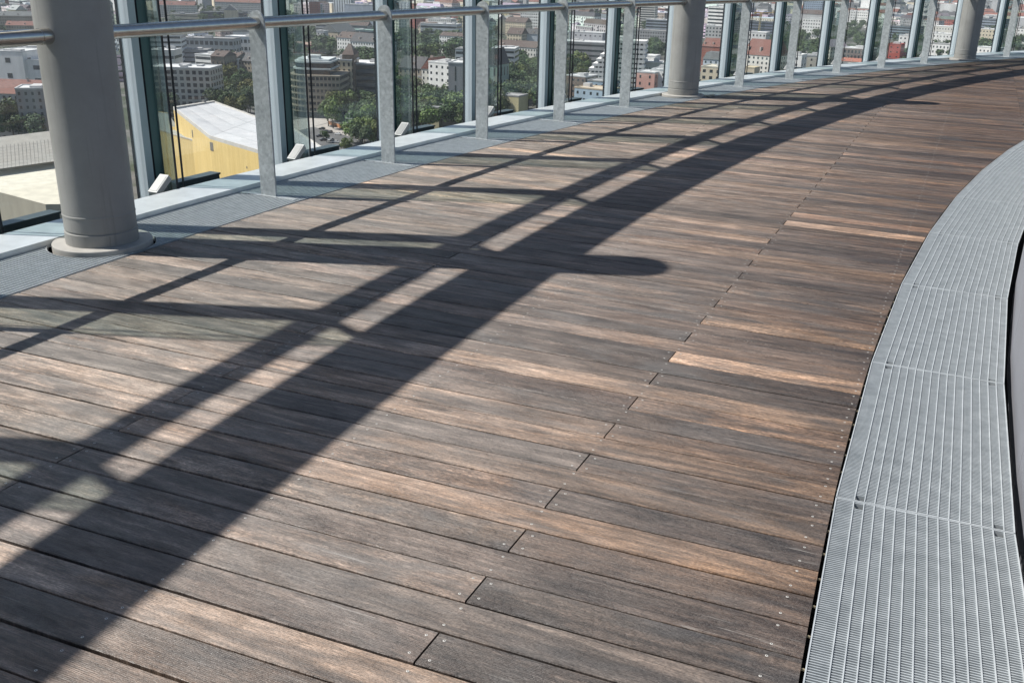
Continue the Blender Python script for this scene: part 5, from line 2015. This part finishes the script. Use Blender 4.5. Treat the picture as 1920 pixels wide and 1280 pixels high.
for D, a in cand:
    x, y = CAM.x + D * math.cos(a), CAM.y + D * math.sin(a)
    if any((x - u) ** 2 + (y - v) ** 2 < (r_ + 26) ** 2 for u, v, r_ in CITY_XY):
        continue
    # keep the park clear, and the lines of sight to the landmarks
    if D < 1150 and any((x - u) ** 2 + (y - v) ** 2 < 34 ** 2 for u, v in tree_pts):
        continue
    if D < 760:
        continue
    hid = False
    for u, v, r_ in CITY_XY:
        db = math.hypot(u - CAM.x, v - CAM.y)
        if D < db < D + 520:
            da = math.atan2(v - CAM.y, u - CAM.x) - a
            if abs(da) * D < r_ * D / db + 26:
                hid = True
                break
    if hid:
        gap_trees.append((x, y, rc.uniform(0.7, 1.0)))
        gap_trees.append((x + rc.uniform(-18, 18), y + rc.uniform(-18, 18), rc.uniform(0.7, 1.0)))
        continue
    rot = math.radians(rc.choice([-35, -40, -30, 55, -12, -25])) + rc.uniform(-0.12, 0.12)
    wk, wn_ = rc.choice(WALLS)
    bl = rc.choice(BLOCKS)
    rk = rc.choice(['red', 'brown', 'grey', 'dark', 'slate', 'dark', 'pale', 'grey', 'slate', 'grey', 'brown']) if bl[3] != 'flat' else rc.choice(['pale', 'grey', 'white', 'pale'])
    sc = rc.uniform(0.85, 1.15)
    tall = 1.0
    if rc.random() < 0.045 and D > 1300:
        tall = rc.uniform(1.5, 2.3)
    if len(fillers) < 270:
        g = empty('city_block', (x, y, GZ), rot)
        cw = tuple(v * rc.uniform(0.85, 1.1) for v in COL[wk])
        link('wall', bl[0], g, cw)
        link('roof', bl[1], g, tuple(v * rc.uniform(0.85, 1.15) for v in ROOF[rk]))
        tag(link('window', bl[2], g), kind='stuff')
        g.scale = (sc, sc, sc * tall)
        desc = '%s block with %s %s roof' % (wn_, RN[rk], dict(gable='gabled', hip='hipped', flat='flat', mansard='mansard')[bl[3]])
        fillers.append((g, desc, Vector((x, y, GZ + 20))))
    else:
        w, d, h = bl[4]
        M = Matrix.Translation((x, y, GZ)) @ Matrix.Rotation(rot, 4, 'Z')
        tgt = MB()
        far_wall.box(-w / 2, w / 2, 0, d, 0, h * tall, rc.randrange(4), M, False)
        rm = roof_mesh(w, d, h * tall, bl[3], 6)
        b = len(far_roof.v)
        far_roof.v += [tuple(M @ Vector(v)) for v in rm.v]
        far_roof.f += [tuple(b + i for i in f) for f in rm.f]
        mi = 2 if bl[3] == 'flat' else rc.choice([0, 1, 1])
        far_roof.m += [mi] * len(rm.f)
for q in range(420):            # the city goes on to the sides of the frame
    D = rc.uniform(420, 2600) ** 1.0
    sd = 1 if q % 3 else -1
    a = h0 + sd * R_(rc.uniform(33.5, 62))
    x, y = CAM.x + D * math.cos(a), CAM.y + D * math.sin(a)
    bl = rc.choice(BLOCKS)
    w, d, h = bl[4]
    M = Matrix.Translation((x, y, GZ)) @ Matrix.Rotation(rc.choice([0.1, 1.6, 0.7]), 4, 'Z')
    far_wall.box(-w / 2, w / 2, 0, d, 0, h, rc.randrange(4), M, False)
    rm = roof_mesh(w, d, h, bl[3], 6)
    b = len(far_roof.v)
    far_roof.v += [tuple(M @ Vector(v)) for v in rm.v]
    far_roof.f += [tuple(b + i for i in f) for f in rm.f]
    far_roof.m += [2 if bl[3] == 'flat' else rc.choice([0, 1, 1])] * len(rm.f)
wm = [simple('far_wall_' + n, COL[n], 0.9, 0, 0.3, 0.03) for n in ('white', 'cream', 'palegrey', 'grey')]
rmx = [simple('far_roof_' + n, ROOF[n], 0.9, 0, 0.3, 0.03) for n in ('red', 'dark', 'pale')]
if far_wall.f:
    g = empty('far_city')
    tag(g, 'dense mass of blocks and roofs in the farthest part of the city', 'city blocks', None, 'stuff')
    tag(link('wall', far_wall.mesh('wall', wm), g), kind='stuff')
    tag(link('roof', far_roof.mesh('roof', rmx), g), kind='stuff')

# street trees between the farther blocks: one mass
pts = list(gap_trees)
for q in range(900):
    D = rc.uniform(900, 3400)
    a = h0 + R_(rc.uniform(-32, 32))
    pts.append((CAM.x + D * math.cos(a), CAM.y + D * math.sin(a), rc.uniform(0.8, 1.2)))
tag(joined_trees('far_trees', pts, 3), 'scattered street trees between the far city blocks', 'trees', None, 'stuff')

# labels: by look, window bay and order from the top of the picture
TENS = ['', '', 'twenty', 'thirty', 'forty', 'fifty', 'sixty']


def ordinal(n):
    if n <= 20:
        return ORD[n - 1]
    if n % 10 == 0:
        return TENS[n // 10][:-1] + 'ieth'
    return '%s-%s' % (TENS[n // 10], ORD[n % 10 - 1])


def auto_label(items, fmt, cat, group):
    by = {}
    for g, desc, p in items:
        by.setdefault((desc, bay_of(p)), []).append((proj(p)[1], g, p))
    for (desc, b), lst in by.items():
        lst.sort(key=lambda t: t[0])
        where = 'left of the near column' if b <= 1 else 'in the %s window bay' % ORD[b - 2]
        for i, (y, g, p) in enumerate(lst):
            if len(lst) == 1:
                lb = '%s %s' % (desc, where)
            else:
                lb = '%s %s, %s from top' % (desc, where, ordinal(i + 1))
            tag(g, lb, cat, group)


auto_label(fillers, None, 'building', 'city blocks beyond the park')
auto_label([(g, '%s %s' % (GNAME[t], 'slender poplar' if k == 'poplar' else 'leafy tree'), p) for g, t, k, p in trees_made], None, 'tree', 'trees of the park and streets')

# ------------------------------------------------------------------ air: a thin even haze over the city
hz = bpy.data.materials.new('haze_air')
hz.use_nodes = True
nt = hz.node_tree
nt.nodes.remove(nt.nodes['Principled BSDF'])
pv = nt.nodes.new('ShaderNodeVolumePrincipled')
pv.inputs['Color'].default_value = (0.86, 0.92, 1.0, 1)
pv.inputs['Density'].default_value = 0.00007
pv.inputs['Anisotropy'].default_value = 0.2
nt.links.new(pv.outputs[0], nt.nodes['Material Output'].inputs['Volume'])
mb = MB()
mb.box(-G - 60, G + 60, -G - 60, G + 60, GZ - 1.0, 12.0)
tag(link('haze', mb.mesh('haze', hz)), kind='stuff')
